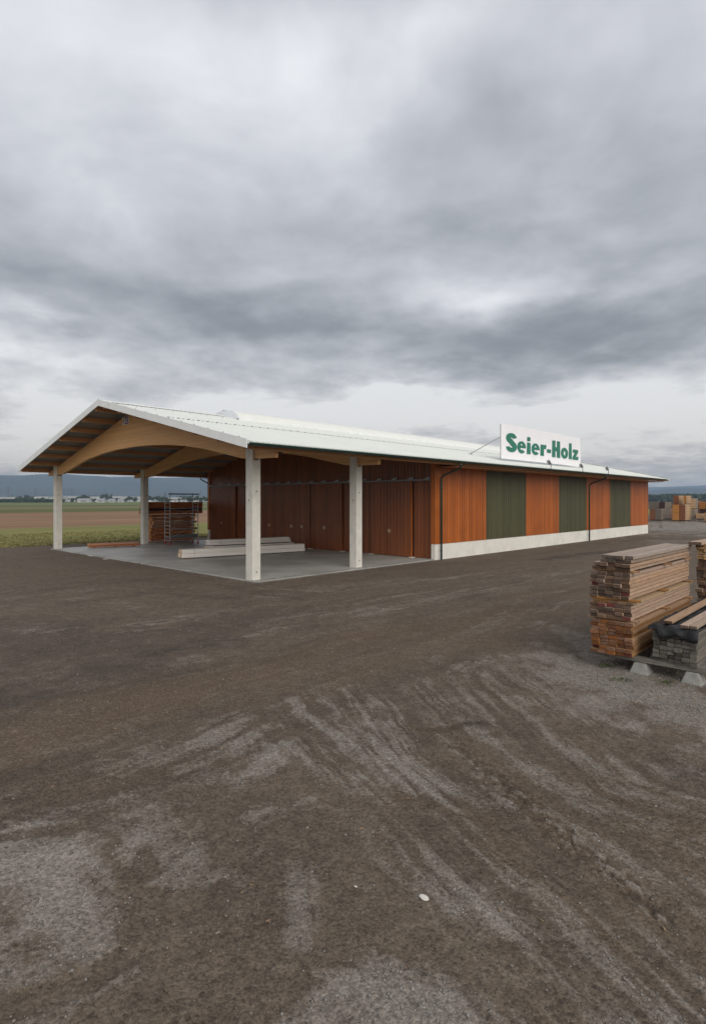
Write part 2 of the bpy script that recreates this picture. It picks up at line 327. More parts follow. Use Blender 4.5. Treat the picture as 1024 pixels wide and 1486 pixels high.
STROKES=[
 ('g',[(-3.06,4.98),(-2.56,4.72),(-2.12,4.4)],0.75,1.0),
 ('g',[(-2.46,4.01),(-2.24,4.13),(-2.12,4.4)],0.5,1.0),
 ('g',[(-2.92,5.28),(-2.43,5.18),(-2.16,4.98)],0.35,0.6),
 ('g',[(-2.24,5.99),(-1.86,5.61),(-1.56,4.98),(-1.73,4.64)],0.32,0.5),
 ('g',[(-3.81,6.59),(-3.13,7.02),(-2.27,7.52),(-1.74,7.97)],0.32,0.4),
 ('g',[(-3.45,5.73),(-3.0,5.93),(-2.57,6.28)],0.1,0.4),
 ('g',[(-1.75,6.59),(-1.83,7.97),(-1.67,8.34)],0.35,0.5),
 ('g',[(-1.23,7.52),(-1.16,6.84),(-1.3,6.51)],0.33,0.9),
 ('g',[(-2.44,7.21),(-1.97,7.74),(-1.64,7.97)],0.3,0.35),
 ('g',[(-1.03,5.67),(-0.72,5.86),(-0.42,6.1)],0.13,0.6),
 ('g',[(-0.91,9.21),(-0.41,8.22),(0.24,7.12),(0.81,6.28)],0.28,0.75),
 ('g',[(-0.14,9.72),(0.17,7.97),(0.71,6.75),(1.38,6.13)],0.34,0.8),
 ('g',[(-1.05,8.22),(-0.61,7.12),(0.06,6.43),(0.64,6.06)],0.22,0.55),
 ('g',[(0.52,9.05),(0.77,8.22),(1.12,7.31)],0.2,0.55),
 ('g',[(1.75,11.38),(2.2,10.91)],0.35,0.55),
 ('g',[(1.08,10.28),(1.34,8.76),(1.46,7.97)],0.2,0.45),
 ('g',[(2.11,9.37),(2.37,7.97),(2.88,7.12),(3.63,6.75)],0.6,0.55),
 ('g',[(2.98,10.91),(3.57,9.37),(3.5,7.52),(3.72,6.93)],0.7,0.45),
 ('g',[(1.7,7.97),(2.01,6.75),(2.56,6.13),(3.01,5.86)],0.22,0.5),
 ('g',[(4.47,11.38),(4.75,9.72),(5.2,8.48)],1.0,0.8),
 ('g',[(4.78,10.28),(5.3,9.05),(5.57,8.48)],1.5,1.0),
 ('g',[(4.55,15.31),(5.23,13.73),(4.82,11.89)],0.6,0.5),
 ('g',[(2.74,14.48),(4.44,16.24),(7.5,18.51)],0.5,0.4),
 ('g',[(0.81,4.89),(1.31,4.4),(1.74,3.95),(1.89,3.53)],0.38,0.5),
 ('g',[(1.22,4.48),(1.38,4.01),(1.53,3.67),(1.6,3.44)],0.25,0.6),
 ('g',[(1.66,4.8),(2.01,4.33),(2.26,3.95)],0.2,0.4),
 ('g',[(-0.47,4.8),(-0.41,4.48),(-0.37,4.3)],0.16,0.5),
 ('g',[(0.21,3.73),(0.39,3.67),(0.53,3.44)],0.4,0.95),
 ('g',[(-0.05,3.44),(0.21,3.58)],0.35,0.8),
 ('g',[(0.78,5.08),(0.82,4.64),(0.98,4.33)],0.2,0.35),
 ('g',[(2.16,5.18),(2.49,4.64),(2.7,4.4)],0.3,0.3),
 ('g',[(-9.13,14.88),(-7.63,14.09),(-5.97,13.38),(-5.03,14.88),(-4.19,15.76)],0.5,0.45),
 ('g',[(-5.57,10.28),(-4.25,10.08),(-3.44,11.38),(-2.51,12.16)],0.35,0.45),
 ('g',[(-10.2,17.3),(-8.69,18.51),(-6.47,17.3)],0.6,0.35),
 ('g',[(-2.85,13.05),(-1.32,15.31),(0.96,16.76)],0.5,0.35),
 ('g',[(-2.57,19.17),(0.21,21.5),(5.51,24.46)],0.7,0.45),
 ('g',[(1.95,18.51),(6.66,22.4),(13.94,29.98)],0.7,0.3),
 ('g',[(19.37,36.08),(25.41,45.3),(21.41,41.75)],2.0,0.4),
 ('g',[(31.21,60.85),(42.16,68.71),(52.49,74.49)],9.0,1.0),
 ('g',[(36.69,78.91),(55.61,78.91)],12.0,0.8),
 ('b',[(-5.01,7.31),(-4.06,8.22),(-2.94,9.37),(-1.25,11.38),(0.79,13.73),(3.55,15.76),(9.34,22.4)],1.1,0.9),
 ('b',[(-1.07,9.72),(0.65,11.38),(2.94,13.05),(7.01,17.3)],0.7,0.7),
 ('b',[(2.19,9.72),(2.75,7.97),(3.31,7.12)],0.4,0.4),
 ('b',[(-3.32,6.13),(-2.53,6.75),(-1.55,7.12)],0.25,0.4),
 ('b',[(1.22,7.97),(1.56,6.93),(2.05,5.39),(2.37,4.4),(2.5,3.95)],0.3,0.6),
 ('b',[(0.36,6.28),(1.18,5.86),(1.63,4.72),(1.98,3.95)],0.25,0.5),
 ('b',[(2.91,6.59),(3.01,5.61),(3.24,5.28)],0.6,0.5),
 ('d',[(-8.95,13.05),(-6.45,13.05),(-4.04,13.38),(-2.79,15.31)],2.2,0.55),
 ('d',[(-6.0,8.76),(-5.17,9.54),(-4.0,10.69)],0.9,0.6),
 ('d',[(-5.96,9.72),(-5.08,10.28),(-4.43,11.14),(-3.16,12.44)],0.3,0.5),
 ('d',[(-5.12,8.34),(-4.85,9.37),(-3.77,10.08),(-2.48,11.38)],0.25,0.6),
 ('d',[(-7.34,12.44),(-5.58,11.89),(-4.76,12.74)],0.3,0.45),
 ('d',[(-11.65,21.5),(-9.31,23.39),(-4.69,21.5),(-1.82,18.51)],0.35,0.4),
 ('d',[(-8.62,17.88),(-6.96,19.89),(-4.04,18.51)],0.3,0.45),
 ('d',[(-0.8,8.14),(-0.56,8.22)],0.12,0.7),
 ('d',[(1.12,7.92),(1.74,8.16)],0.1,0.8),
 ('d',[(9.97,31.03),(12.72,33.37),(16.35,36.08)],0.5,0.9),
 ('d',[(-2.84,9.05),(-1.85,8.48),(-1.16,8.61)],0.2,0.3),
 ('d',[(3.76,8.76),(4.86,9.05),(5.33,8.76)],0.3,0.4),
 ('d',[(3.72,6.93),(3.94,6.43)],0.4,0.5),
 ('d',[(3.66,16.24),(5.94,18.51),(8.97,21.5)],0.3,0.4),
 ('r',[(0.42,7.31),(0.78,5.99),(1.41,5.67),(1.75,5.08),(1.98,4.26)],0.05,1),
 ('r',[(1.15,7.52),(1.68,6.75),(2.14,5.61),(2.58,4.4)],0.05,0.7),
 ('r',[(2.34,9.37),(2.6,7.52),(2.79,5.99),(3.52,5.73)],0.05,0.7),
 ('r',[(0.97,4.56),(1.27,4.26),(1.58,3.78),(1.85,3.44)],0.04,0.8),
 ('r',[(-3.52,5.73),(-3.02,5.97),(-2.56,6.43)],0.04,0.7),
 ('r',[(-1.61,5.13),(-1.08,5.56),(-0.31,6.13)],0.04,0.5),
 ('r',[(-2.26,3.69),(-2.05,3.78),(-1.84,3.92)],0.04,1),
 ('r',[(-5.75,9.37),(-4.17,11.14),(-1.37,12.44),(3.9,17.3)],0.08,0.5),
 ('r',[(-3.93,7.97),(-1.96,10.08),(1.38,13.05),(8.97,21.5)],0.08,0.6),
 ('k',[(0.54,9.37),(1.09,7.12),(1.7,5.73),(2.16,4.64),(2.48,3.78)],1.0,1.0),
 ('k',[(2.51,10.08),(2.75,7.97),(2.99,6.43),(3.69,5.61)],1.1,0.8),
 ('k',[(-1.0,9.05),(0.07,6.93),(0.86,5.18),(1.33,4.13),(1.64,3.35)],0.7,0.75),
 ('k',[(-4.92,6.93),(-3.93,7.97),(-2.47,9.72),(0.77,13.38),(8.97,21.5)],1.9,0.9),
 ('k',[(-3.75,5.28),(-2.88,6.13),(-1.86,7.31),(-0.97,8.76)],0.7,0.7),
 ('k',[(-7.8,11.38),(-5.66,13.05),(-3.25,14.88),(1.06,18.51),(8.85,25.64)],2.6,0.9),
 ('k',[(-1.65,4.4),(-1.15,5.28),(-0.24,6.28)],0.4,0.5),
 ('k',[(-11.45,17.3),(-9.33,21.5),(-2.67,19.89)],2.5,0.7),
 ('k',[(1.75,11.38),(4.55,15.31),(11.92,25.64)],1.2,0.6),
 ('x',[(-2.36,3.44),(-2.21,3.61),(-2.0,3.69),(-1.75,3.83),(-1.53,4.1),(-1.65,4.64)],0.13,1),
 ('g',[(3.95,10.69),(4.69,10.08),(5.37,8.76)],0.5,0.8),
 ('x',[(-3.63,5.3),(-3.23,5.48),(-2.81,5.56)],0.1,0.8),
 ('r',[(0.52,9.05),(1.06,6.93),(1.32,5.86)],0.035,0.7),
 ('r',[(1.85,6.75),(2.26,6.13),(2.8,5.73)],0.035,0.7),
 ('r',[(-0.5,7.97),(0.36,6.28),(0.79,5.18),(1.25,4.2)],0.035,0.6),
 ('T',[(1.33,7.52),(1.74,6.35),(2.03,5.33),(2.37,4.4)],0.16,1),
 ('T',[(1.42,6.67),(1.74,5.86),(2.0,5.08)],0.12,0.6),
]

def masks(X, Y):
    wx = fbm(X*1.1, Y*1.1, 4, 3)*.55; wy = fbm(X*1.1, Y*1.1, 4, 31)*.55
    r = np.hypot(X, Y); ws = np.clip(r/9, .35, 1.6); x = X+wx*ws; y = Y+wy*ws
    xs = X+wx*.15*ws; ys = Y+wy*.15*ws
    # streaks that follow the wheel tracks, fanning out of the junction in front of the shed
    ang = np.arctan2(Y-9.3, X+.6); rad = np.hypot(X+.6, Y-9.3)
    st = fbm(ang*13, rad*.35, 4, 77, .6)
    s_, t_ = (X-AX)*U.x+(Y-AY)*U.y, (X-AX)*V.x+(Y-AY)*V.y
    st2 = fbm(s_*.22, t_*1.6, 5, 91, .6)
    fine = fbm(X*5, Y*5, 3, 5)
    near = 1-sstep(Y+X*.25, 8.0, 12.5)
    streak = st*near+st2*(1-near)
    G = np.zeros_like(X); B = np.zeros_like(X); D = np.zeros_like(X); H = np.zeros_like(X)
    rag = fbm(X*2.2, Y*2.2, 5, 41, .62)
    for n_, (ty, pts, w, a) in enumerate(STROKES):
        bx = [p[0] for p in pts]; by = [p[1] for p in pts]; q = w*4+1.5
        idx = np.where((X > min(bx)-q) & (X < max(bx)+q) & (Y > min(by)-q) & (Y < max(by)+q))[0]
        if len(idx) == 0: continue
        if ty == 'x':
            d, al, sdd = dist_poly(X[idx]+rag[idx]*.12, Y[idx]+rag[idx]*.12, pts); m = a*sstep(1.0-d/w, 0, .12); G[idx] *= 1-m; H[idx] -= .012*m
        elif ty == 'k':
            d, al, sdd = dist_poly(x[idx]*.5+X[idx]*.5, y[idx]*.5+Y[idx]*.5, pts); env = sstep(1.25-d/w, 0, .7)*a
            sf = 7.0/max(w, .6)**.5; q1 = fbm(sdd*sf+n_*9, al*.28, 5, 400+n_, .7)+.35*fbm(sdd*sf*3, al*.7, 3, 440+n_)
            G[idx] = np.clip(G[idx]+np.clip(q1*2.6-.1, -.35, .42)*env, 0, 1); D[idx] = np.maximum(D[idx], np.clip(-q1*2.4-.12, 0, .75)*env); H[idx] += q1*env*.022
        elif ty in 'gbd':
            d, al, sdd = dist_poly(x[idx], y[idx], pts); f = 1.0/max(w, .12)
            lane = fbm(sdd*f*2.6+n_*7.3, al*.55+n_, 5, 200+n_, .62)      # wheel lanes inside the stroke
            m = 1.05-d/w*.80+lane*1.9+rag[idx]*1.6+fine[idx]*.5
            m = a*sstep(m, -.15, 1.15)
            if ty == 'g': G[idx] = 1-(1-G[idx])*(1-m)
            elif ty == 'b': B[idx] = np.maximum(B[idx], m)
            else: D[idx] = np.maximum(D[idx], m)
        else:
            d, al, sdd = dist_poly(xs[idx], ys[idx], pts); m = np.clip(1-d/w, 0, 1)
            if ty == 'r':
                brk = np.clip(.55+fbm(al*.9+n_*5, sdd*3, 3, 60+n_)*2.4, 0, 1)
                H[idx] -= .020*a*sstep(m)*brk; D[idx] = np.maximum(D[idx], .8*a*sstep(m)*brk)
                H[idx] += .006*a*np.clip(1-np.abs(d-w*1.8)/(w*1.2), 0, 1)*brk
            else:
                lump = fbm(al*13, sdd*18, 3, 55, .7)
                H[idx] += m**.5*lump*.09*a; D[idx] = np.maximum(D[idx], np.clip(.25-lump*6.0, 0, 1)*m**.5*a); G[idx] = np.where(m > 0, np.clip(G[idx]+(lump*4.5-.1)*m**.5*a, 0, .85), G[idx])
    ve = fbm(X*.55, Y*.55, 4, 300)
    G = np.clip(G*(1-B*.45)-D*.5+streak*.42*(1-B)+ve*.35-.02+rag*.25, 0, 1)
    B = np.clip(B+streak*.25+ve*.3, 0, 1)
    D = np.clip(D+np.clip(-fbm(s_*.3, t_*1.1, 4, 123)*1.3-.05+rag*.4, 0, .6)*(1-G), 0, 1)
    H = H+fbm(X*.8, Y*.8, 3, 9)*.03+fbm(X*6, Y*6, 3, 19)*.010+streak*.018
    return G, B, D, H
def yard_mask(X, Y):
    s_, t_ = (X-AX)*U.x+(Y-AY)*U.y, (X-AX)*V.x+(Y-AY)*V.y
    return (1-sstep(t_, 25.0, 25.4))*(1-sstep(np.hypot(X, Y), 150, 152)), s_, t_
def build_ground():
    r = [0.6]
    while r[-1] < 75: r.append(r[-1]*(1.03 if r[-1] < 2.5 else 1.0068))
    while r[-1] < 11000: r.append(r[-1]*1.09)
    r = np.array(r)
    a = np.concatenate([np.arange(-44, 44.01, .15), np.arange(48, 313, 6)])
    ar = np.radians(a)
    RR, AA = np.meshgrid(r, ar, indexing='ij'); X = (RR*np.sin(AA)).ravel(); Y = (RR*np.cos(AA)).ravel()
    G = np.zeros_like(X); B = G.copy(); D = G.copy(); H = G.copy()
    G, B, D, H = masks(X, Y)
    ym, s_, t_ = yard_mask(X, Y)
    # flat under and around the shed and out in the fields
    def boxd(s0, s1, t0, t1): return np.hypot(np.maximum(np.maximum(s0-s_, s_-s1), 0), np.maximum(np.maximum(t0-t_, t_-t1), 0))
    flat = sstep(boxd(-.2, 47, -.6, 22), .2, 2.5)*(1-sstep(t_, 22, 24.5))*(1-sstep(np.hypot(X, Y), 60, 75))
    Z = H*flat; Z[np.hypot(X, Y) < 1.5] *= .3
    nr, na = len(r), len(a)
    i = np.arange(nr-1)[:, None]; j = np.arange(na)[None, :]
    q = np.stack([i*na+j, i*na+(j+1) % na, (i+1)*na+(j+1) % na, (i+1)*na+j], -1).reshape(-1, 4)
    me = bpy.data.meshes.new('ground'); n = len(X)
    X = np.append(X, 0); Y = np.append(Y, 0); Z = np.append(Z, 0.)
    tri = np.array([[n, (k+1) % na, k] for k in range(na)])
    me.vertices.add(n+1); me.vertices.foreach_set('co', np.stack([X, Y, Z], -1).ravel())
    loops = np.concatenate([q[:, ::-1].ravel(), tri[:, ::-1].ravel()])
    me.loops.add(len(loops)); me.loops.foreach_set('vertex_index', loops)
    ls = np.concatenate([np.arange(len(q))*4, len(q)*4+np.arange(len(tri))*3])
    me.polygons.add(len(q)+len(tri)); me.polygons.foreach_set('loop_start', ls)
    me.update(calc_edges=True); me.validate()
    me.polygons.foreach_set('use_smooth', [True]*len(me.polygons))
    for nm, arr in (('gravel', G), ('brown', B), ('dark', D), ('yard', ym)):
        at = me.attributes.new(nm, 'FLOAT', 'POINT'); at.data.foreach_set('value', np.append(arr, 0).astype(np.float32))
    o = bpy.data.objects.new('ground', me); COL.objects.link(o); tag(o, kind='structure')
    me.materials.append(ground_mat())
    if me.polygons[0].normal.z < 0: me.flip_normals()
    return o
def ground_mat():
    m = bpy.data.materials.new('gravel_and_dirt'); m.use_nodes = True; nt = m.node_tree; N = nt.nodes; Lk = nt.links; p = N['Principled BSDF']
    p.inputs['Roughness'].default_value = .9; p.inputs['Specular IOR Level'].default_value = .2
    tc = N.new('ShaderNodeTexCoord')
    def at(n): a = N.new('ShaderNodeAttribute'); a.attribute_name = n; return a.outputs['Fac']
    def noise(sc, det=3, rough=.6, off=0):
        mp = N.new('ShaderNodeMapping'); mp.inputs['Location'].default_value = (off, off*2, 0); Lk.new(tc.outputs['Object'], mp.inputs[0])
        n = N.new('ShaderNodeTexNoise'); n.inputs['Scale'].default_value = sc; n.inputs['Detail'].default_value = det; n.inputs['Roughness'].default_value = rough; Lk.new(mp.outputs[0], n.inputs[0]); return n.outputs['Fac']
    def mm(op, *v, clamp=False):
        q = N.new('ShaderNodeMath'); q.operation = op; q.use_clamp = clamp
        for i, x in enumerate(v):
            if isinstance(x, (int, float)): q.inputs[i].default_value = x
            else: Lk.new(x, q.inputs[i])
        return q.outputs[0]
    def mixc(f, a, b, bt='MIX'):
        q = N.new('ShaderNodeMix'); q.data_type = 'RGBA'; q.blend_type = bt
        for k, x in ((0, f), (6, a), (7, b)):
            if isinstance(x, (int, float)): q.inputs[k].default_value = x
            elif isinstance(x, tuple): q.inputs[k].default_value = (*x, 1)
            else: Lk.new(x, q.inputs[k])
        return q.outputs[2]
    vo = N.new('ShaderNodeTexVoronoi'); vo.inputs['Scale'].default_value = 34; Lk.new(tc.outputs['Object'], vo.inputs['Vector'])
    vo2 = N.new('ShaderNodeTexVoronoi'); vo2.inputs['Scale'].default_value = 75; Lk.new(tc.outputs['Object'], vo2.inputs['Vector'])
    g1 = noise(22, 5, .75); g2 = noise(4, 6, .65, 5); g3 = noise(90, 3, .7, 9); g4 = noise(.7, 5, .6, 3)
    # base: compacted dark grit
    base = mixc(mm('MULTIPLY_ADD', mm('SUBTRACT', g2, .5), 3., .5, clamp=True), (.105, .081, .061), (.150, .118, .090))
    gm = mm('ADD', at('gravel'), mm('MULTIPLY', mm('SUBTRACT', g2, .5), .9))
    gm = mm('ADD', gm, mm('MULTIPLY', mm('SUBTRACT', g1, .5), 1.1)); gm = mm('MULTIPLY', mm('SUBTRACT', gm, .12), 1.15, clamp=True)
    c = mixc(mm('MULTIPLY', at('dark'), .8, clamp=True), base, (.052, .042, .035))
    c = mixc(mm('MULTIPLY', at('brown'), .8, clamp=True), c, (.122, .087, .058))
    gcol = mixc(vo.outputs['Distance'], (.190, .166, .142), (.285, .255, .222))
    gcol = mixc(vo2.outputs['Color'], gcol, gcol)
    c = mixc(gm, c, gcol)
    # stone-to-stone variation
    sv = N.new('ShaderNodeSeparateColor'); Lk.new(vo2.outputs['Color'], sv.inputs[0]); sv1 = N.new('ShaderNodeSeparateColor'); Lk.new(vo.outputs['Color'], sv1.inputs[0])
    var = mm('ADD', mm('MULTIPLY', mm('SUBTRACT', sv.outputs[0], .5), .50), mm('MULTIPLY', mm('SUBTRACT', sv1.outputs[0], .5), .50))
    var = mm('ADD', var, mm('MULTIPLY', mm('SUBTRACT', g3, .5), 1.3)); var = mm('ADD', var, mm('MULTIPLY', mm('SUBTRACT', g1, .5), .7))
    var = mm('ADD', var, mm('MULTIPLY', mm('SUBTRACT', g4, .5), .5))
    hs = N.new('ShaderNodeHueSaturation'); Lk.new(c, hs.inputs['Color']); Lk.new(mm('ADD', 1.0, var), hs.inputs['Value'])
    far = mixc(noise(.02, 5), (.085, .11, .040), (.14, .15, .06))
    Lk.new(mixc(at('yard'), far, hs.outputs[0]), p.inputs['Base Color'])
    hh = mm('ADD', mm('MULTIPLY', g1, .5), mm('MULTIPLY', vo.outputs['Distance'], -.35)); hh = mm('ADD', hh, mm('MULTIPLY', g3, .3))
    b = N.new('ShaderNodeBump'); b.inputs['Strength'].default_value = 1.0; b.inputs['Distance'].default_value = .022; Lk.new(hh, b.inputs['Height']); Lk.new(b.outputs[0], p.inputs['Normal'])
    return m
ground = build_ground()

def sheet(name, s0, s1, t0, t1, z, m, n=1):
    mb = MB(); mb.poly([(s0, t0, 0), (s1, t0, 0), (s1, t1, 0), (s0, t1, 0)], [(0, 1, 2, 3)])
    o = mb.build(name, m); o.location = W(0, 0, z); o.rotation_euler = (0, 0, TH); return tag(o, kind='structure')
def field_mat(name, a, b, sc, stretch, var2=.3):
    m = mat(name, a, .95, spec=.1, var=.1, col2=b, vscale=sc, stretch=stretch, det=8); return m
sheet('grass_verge', -400, 1500, 25.2, 54, .012, field_mat('verge', (.13, .17, .045), (.26, .21, .09), .22, (.35, 1.6, 1)))
sheet('ploughed_field', -600, 1500, 54, 146, .012, field_mat('plough', (.33, .205, .125), (.17, .105, .062), .35, (.04, .45, 1)))
sheet('green_field', -800, 1800, 146, 205, .012, field_mat('greenf', (.075, .105, .025), (.13, .125, .045), .1, (.1, 1, 1)))
sheet('stubble_field', -1000, 2200, 205, 330, .012, field_mat('stub', (.20, .18, .085), (.13, .13, .055), .06, (.1, 1.4, 1)))
sheet('dark_field', -1200, 300, 330, 372, .014, field_mat('darkf', (.06, .05, .045), (.08, .07, .05), .06, (.1, 1.4, 1)))
sheet('meadow', -2500, 2600, 372, 900, .012, field_mat('mead', (.11, .15, .045), (.17, .18, .07), .03, (.1, 1, 1)))

# slab of the shed
mb = MB(); mb.box((-.12, -.42, -.2), (11.9, 21.75, .045))
sl = mb.build('concrete_slab', MT['slab'], bevel=.015); sl.location = W(0, 0, 0); sl.rotation_euler = (0, 0, TH); tag(sl, kind='structure')

# ------------------------------------------------------------------ shed
BAY = 5.94; L0 = 11.7; L1 = 46.7; WD = 21.2; MID = WD/2
EAVE_T = -1.9; EAVE_Z = 5.30; RISE = .232; SO = 1.63
def roofz(t): tt = t if t <= MID else WD-t; return EAVE_Z+(tt-EAVE_T)*RISE
shed = empty('timber_warehouse', W(0, 0, 0), TH, label='long open-fronted timber warehouse with white pitched roof and orange and green board walls', cat='warehouse')
def P(mb, name, m, parent=shed, **k): return mb.build(name, m, parent, **k)

# columns with a forked head that takes the beam
def column(s, t, sgn):
    # sgn +1: near row (faces at t..t+.45), -1: far row
    t0, t1 = (t, t+.45)
    mb = MB(); mb.box((s, t0, -.1), (s+.4, t1, 4.78))
    top = roofz(t+.22)-.1
    mb.box((s, t0, 4.78), (s+.1, t1, top), skip=('-z',)); mb.box((s+.3, t0, 4.78), (s+.4, t1, top), skip=('-z',))
    c = P(mb, 'column', MT['concrete'], bevel=.018)
    for z in (.35, 3.55): # lifting holes in the face turned along the shed
        h = MB(); h.tube([(s+.2, t0-.004, z), (s+.2, t0+.02, z)], .03, 12); h.build('hole', MT['black'], c)
    h = MB(); h.tube([(s-.004, t0+.22, 3.2), (s+.02, t0+.22, 3.2)], .03, 12)
    h.build('hole', MT['black'], c)
    for z in (4.95, 5.12): b = MB(); b.tube([(s-.03, t0+.3, z), (s+.02, t0+.3, z)], .028, 8); b.build('bolt', MT['alu'], c)
for s in (0, BAY): column(s, 0, 1); column(s, WD, -1)

# arched glulam beams
def beam(s):
    low = [(-1.25, 4.83), (-.3, 4.84), (.9, 4.90), (2.2, 5.16), (3.6, 5.44), (5.2, 5.68), (6.8, 5.84), (8.6, 5.95), (10.6, 5.99)]
    top_off = .34
    a = low+[(WD-t+(.4 if t < 0 else 0), z) for t, z in reversed(low[:-1])]
    b = [(WD+1.65, roofz(-1.6)-top_off+.02)]+[(WD-.0-k, roofz(WD-k)-top_off) for k in (0, 3, 6)]+[(MID+.6, roofz(MID+.6)-top_off), (MID-.6, roofz(MID-.6)-top_off)]+[(k, roofz(k)-top_off) for k in (6, 3, 0)]+[(-1.25, roofz(-1.25)-top_off+.02)]
    mb = MB(); mb.prism(a+b, s+.105, s+.295, lambda p, w: (w, p[0], p[1]))
    return P(mb, 'roof_beam', MT['glulam'], bevel=.012)
bm0 = beam(0); beam(BAY)
# small maker's board on the gable beam
pb = MB(); s_ = .10
pb.box((.075, 10.95, 7.22), (.1045, 11.65, 7.62)); plate = P(pb, 'maker_plate', MT['white'], bm0)
q = MB(); q.box((.070, 10.98, 7.53), (.0745, 11.40, 7.60)); q.box((.070, 10.98, 7.235), (.0745, 11.42, 7.30)); q.box((.066, 11.0, 7.33), (.0735, 11.07, 7.5)); q.box((.066, 11.13, 7.33), (.0735, 11.17, 7.5)); q.box((.066, 11.22, 7.33), (.0735, 11.27, 7.5)); 
q.build('plate_band', mat('violet_print', (.10, .045, .20), .5), plate)
q = MB(); q.prism([(11.52+.065*math.cos(a/12*2*math.pi), 7.42+.13*math.sin(a/12*2*math.pi)) for a in range(12)], .070, .0745, lambda p, w: (w, p[0], p[1])); q.build('plate_emblem', mat('ochre_print', (.40, .28, .05), .5), plate)

# purlins
for side in (0, 1):
    for k in range(8):
        t = -1.52+k*1.66
        zt = roofz(t)-.11
        def fn(p, w, side=side, t=t): return (w, (p[0] if side == 0 else WD-p[0]), p[1])
        mb = MB(); mb.prism([(t-.07, zt-.24), (t+.07, zt-.24), (t+.07, zt+.07*RISE), (t-.07, zt-.07*RISE)], -SO+.06, L1+SO-.3, fn)
        P(mb, 'purlin', MT['purlin'])
# roof: trapezoidal sheet, each slope one part
def roof_slope(side):
    mb = MB(); s0, s1 = -SO, L1+SO; pitch = .25
    prof = []; s = s0
    while s < s1-.01:
        prof += [(s, 0), (s+.17, 0), (s+.19, .020), (s+.225, .020)]; s += pitch
    prof.append((min(s, s1), 0))
    for (ta, tb) in ((EAVE_T, MID),):
        n = len(prof); base = len(mb.v)
        for t in (ta, tb):
            z = EAVE_Z+(t-EAVE_T)*RISE; tt = t if side == 0 else WD-t
            for (s, h) in prof: mb.v.append((s, tt, z+h-.03))
        for i in range(n-1): mb.f.append((base+i, base+i+1, base+n+i+1, base+n+i)); mb.m.append(0)
    # underside
    z0, z1 = EAVE_Z-.1, EAVE_Z-.1+(MID-EAVE_T)*RISE; T = (lambda t: t) if side == 0 else (lambda t: WD-t)
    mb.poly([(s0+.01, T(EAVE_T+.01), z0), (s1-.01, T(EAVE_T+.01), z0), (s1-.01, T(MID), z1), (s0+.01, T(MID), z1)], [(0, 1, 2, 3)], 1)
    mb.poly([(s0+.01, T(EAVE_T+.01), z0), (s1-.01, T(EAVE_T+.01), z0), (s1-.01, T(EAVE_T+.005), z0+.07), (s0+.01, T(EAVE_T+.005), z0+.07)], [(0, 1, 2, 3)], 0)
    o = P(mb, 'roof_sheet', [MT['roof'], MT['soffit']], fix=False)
    # screw rows
    sc = MB(); 
    for t, stp, hl in ((4.9, .5, .06), (9.0, 1.0, .03)):
        z = roofz(t)-.008; s = s0+.205
        while s < s1:
            tt = T(t); sc.box((s-hl, tt-.02, z), (s+hl, tt+.02, z+.018)); s += stp
    tag(sc.build('screws', MT['galv'], o, fix=False), kind='stuff')
    for t in (4.8,): # sheet laps
        l = MB(); z = EAVE_Z+(t-EAVE_T)*RISE
        l.poly([(s0, T(t), z+.012), (s1, T(t), z+.012), (s1, T(t+.16), z+.16*RISE+.010), (s0, T(t+.16), z+.16*RISE+.010)], [(0, 1, 2, 3)]); l.build('sheet_lap', MT['roof'], o, fix=False)
for side in (0, 1): roof_slope(side)
# verge trims
for side in (0, 1):
    for s0, s1 in ((-SO-.03, -SO+.005), (L1+SO-.005, L1+SO+.03)):
        T = (lambda t: t) if side == 0 else (lambda t: WD-t)
        e = EAVE_T-.02
        mb = MB(); mb.prism([(e, EAVE_Z-.27), (MID-(0 if side else .003), EAVE_Z-.27+(MID-e)*RISE), (MID-(0 if side else .003), EAVE_Z+.035+(MID-e)*RISE), (e, EAVE_Z+.035)], s0, s1, lambda p, w: (w, T(p[0]), p[1]))
        v_ = P(mb, 'verge_trim', MT['white'])
        a0 = s0 if s0 < 0 else s0-.15
        mb = MB(); mb.prism([(e, EAVE_Z+.037), (MID-.004, EAVE_Z+.037+(MID-e)*RISE), (MID-.004, EAVE_Z+.045+(MID-e)*RISE), (e, EAVE_Z+.045)], a0, a0+.18, lambda p, w: (w, T(p[0]), p[1]))
        mb.build('flashing', MT['white'], v_)
        if s0 < 0:
            for k in range(13):
                c = MB()
                t = EAVE_T+.5+k*1.0; z = EAVE_Z+.045+(t-EAVE_T)*RISE
                c.box((s0+.02, T(t)-.025, z), (s0+.07, T(t)+.025, z+.035))
                c.build('clip', MT['alu'], v_, fix=False)
# ridge cap and long barrel rooflight
mb = MB(); mb.prism([(MID-.35, roofz(MID-.35)+.012), (MID, roofz(MID)+.02), (MID+.35, roofz(MID+.35)+.012), (MID+.35, roofz(MID+.35)+.035), (MID, roofz(MID)+.05), (MID-.35, roofz(MID-.35)+.035)], -SO, 5.6, lambda p, w: (w, p[0], p[1])); P(mb, 'ridge_cap', MT['white'])
mb = MB(); n = 12; hw = 1.55; prof = [(MID-hw*math.cos(math.pi*k/n), roofz(MID-hw)+.06+.60*math.sin(math.pi*k/n)) for k in range(n+1)]
mb.prism(prof, 5.7, 45.2, lambda p, w: (w, p[0], p[1])); sky_l = P(mb, 'rooflight', MT['hood'], smooth=False)
mb = MB(); mb.prism(prof, 5.66, 5.698, lambda p, w: (w, p[0], p[1])); mb.build('end_panel', MT['poly'], sky_l)
mb = MB(); mb.box((5.66, MID-.05, roofz(MID-hw)+.665), (45.2, MID+.05, roofz(MID-hw)+.70)); mb.build('ridge_strip', MT['railg'], sky_l)
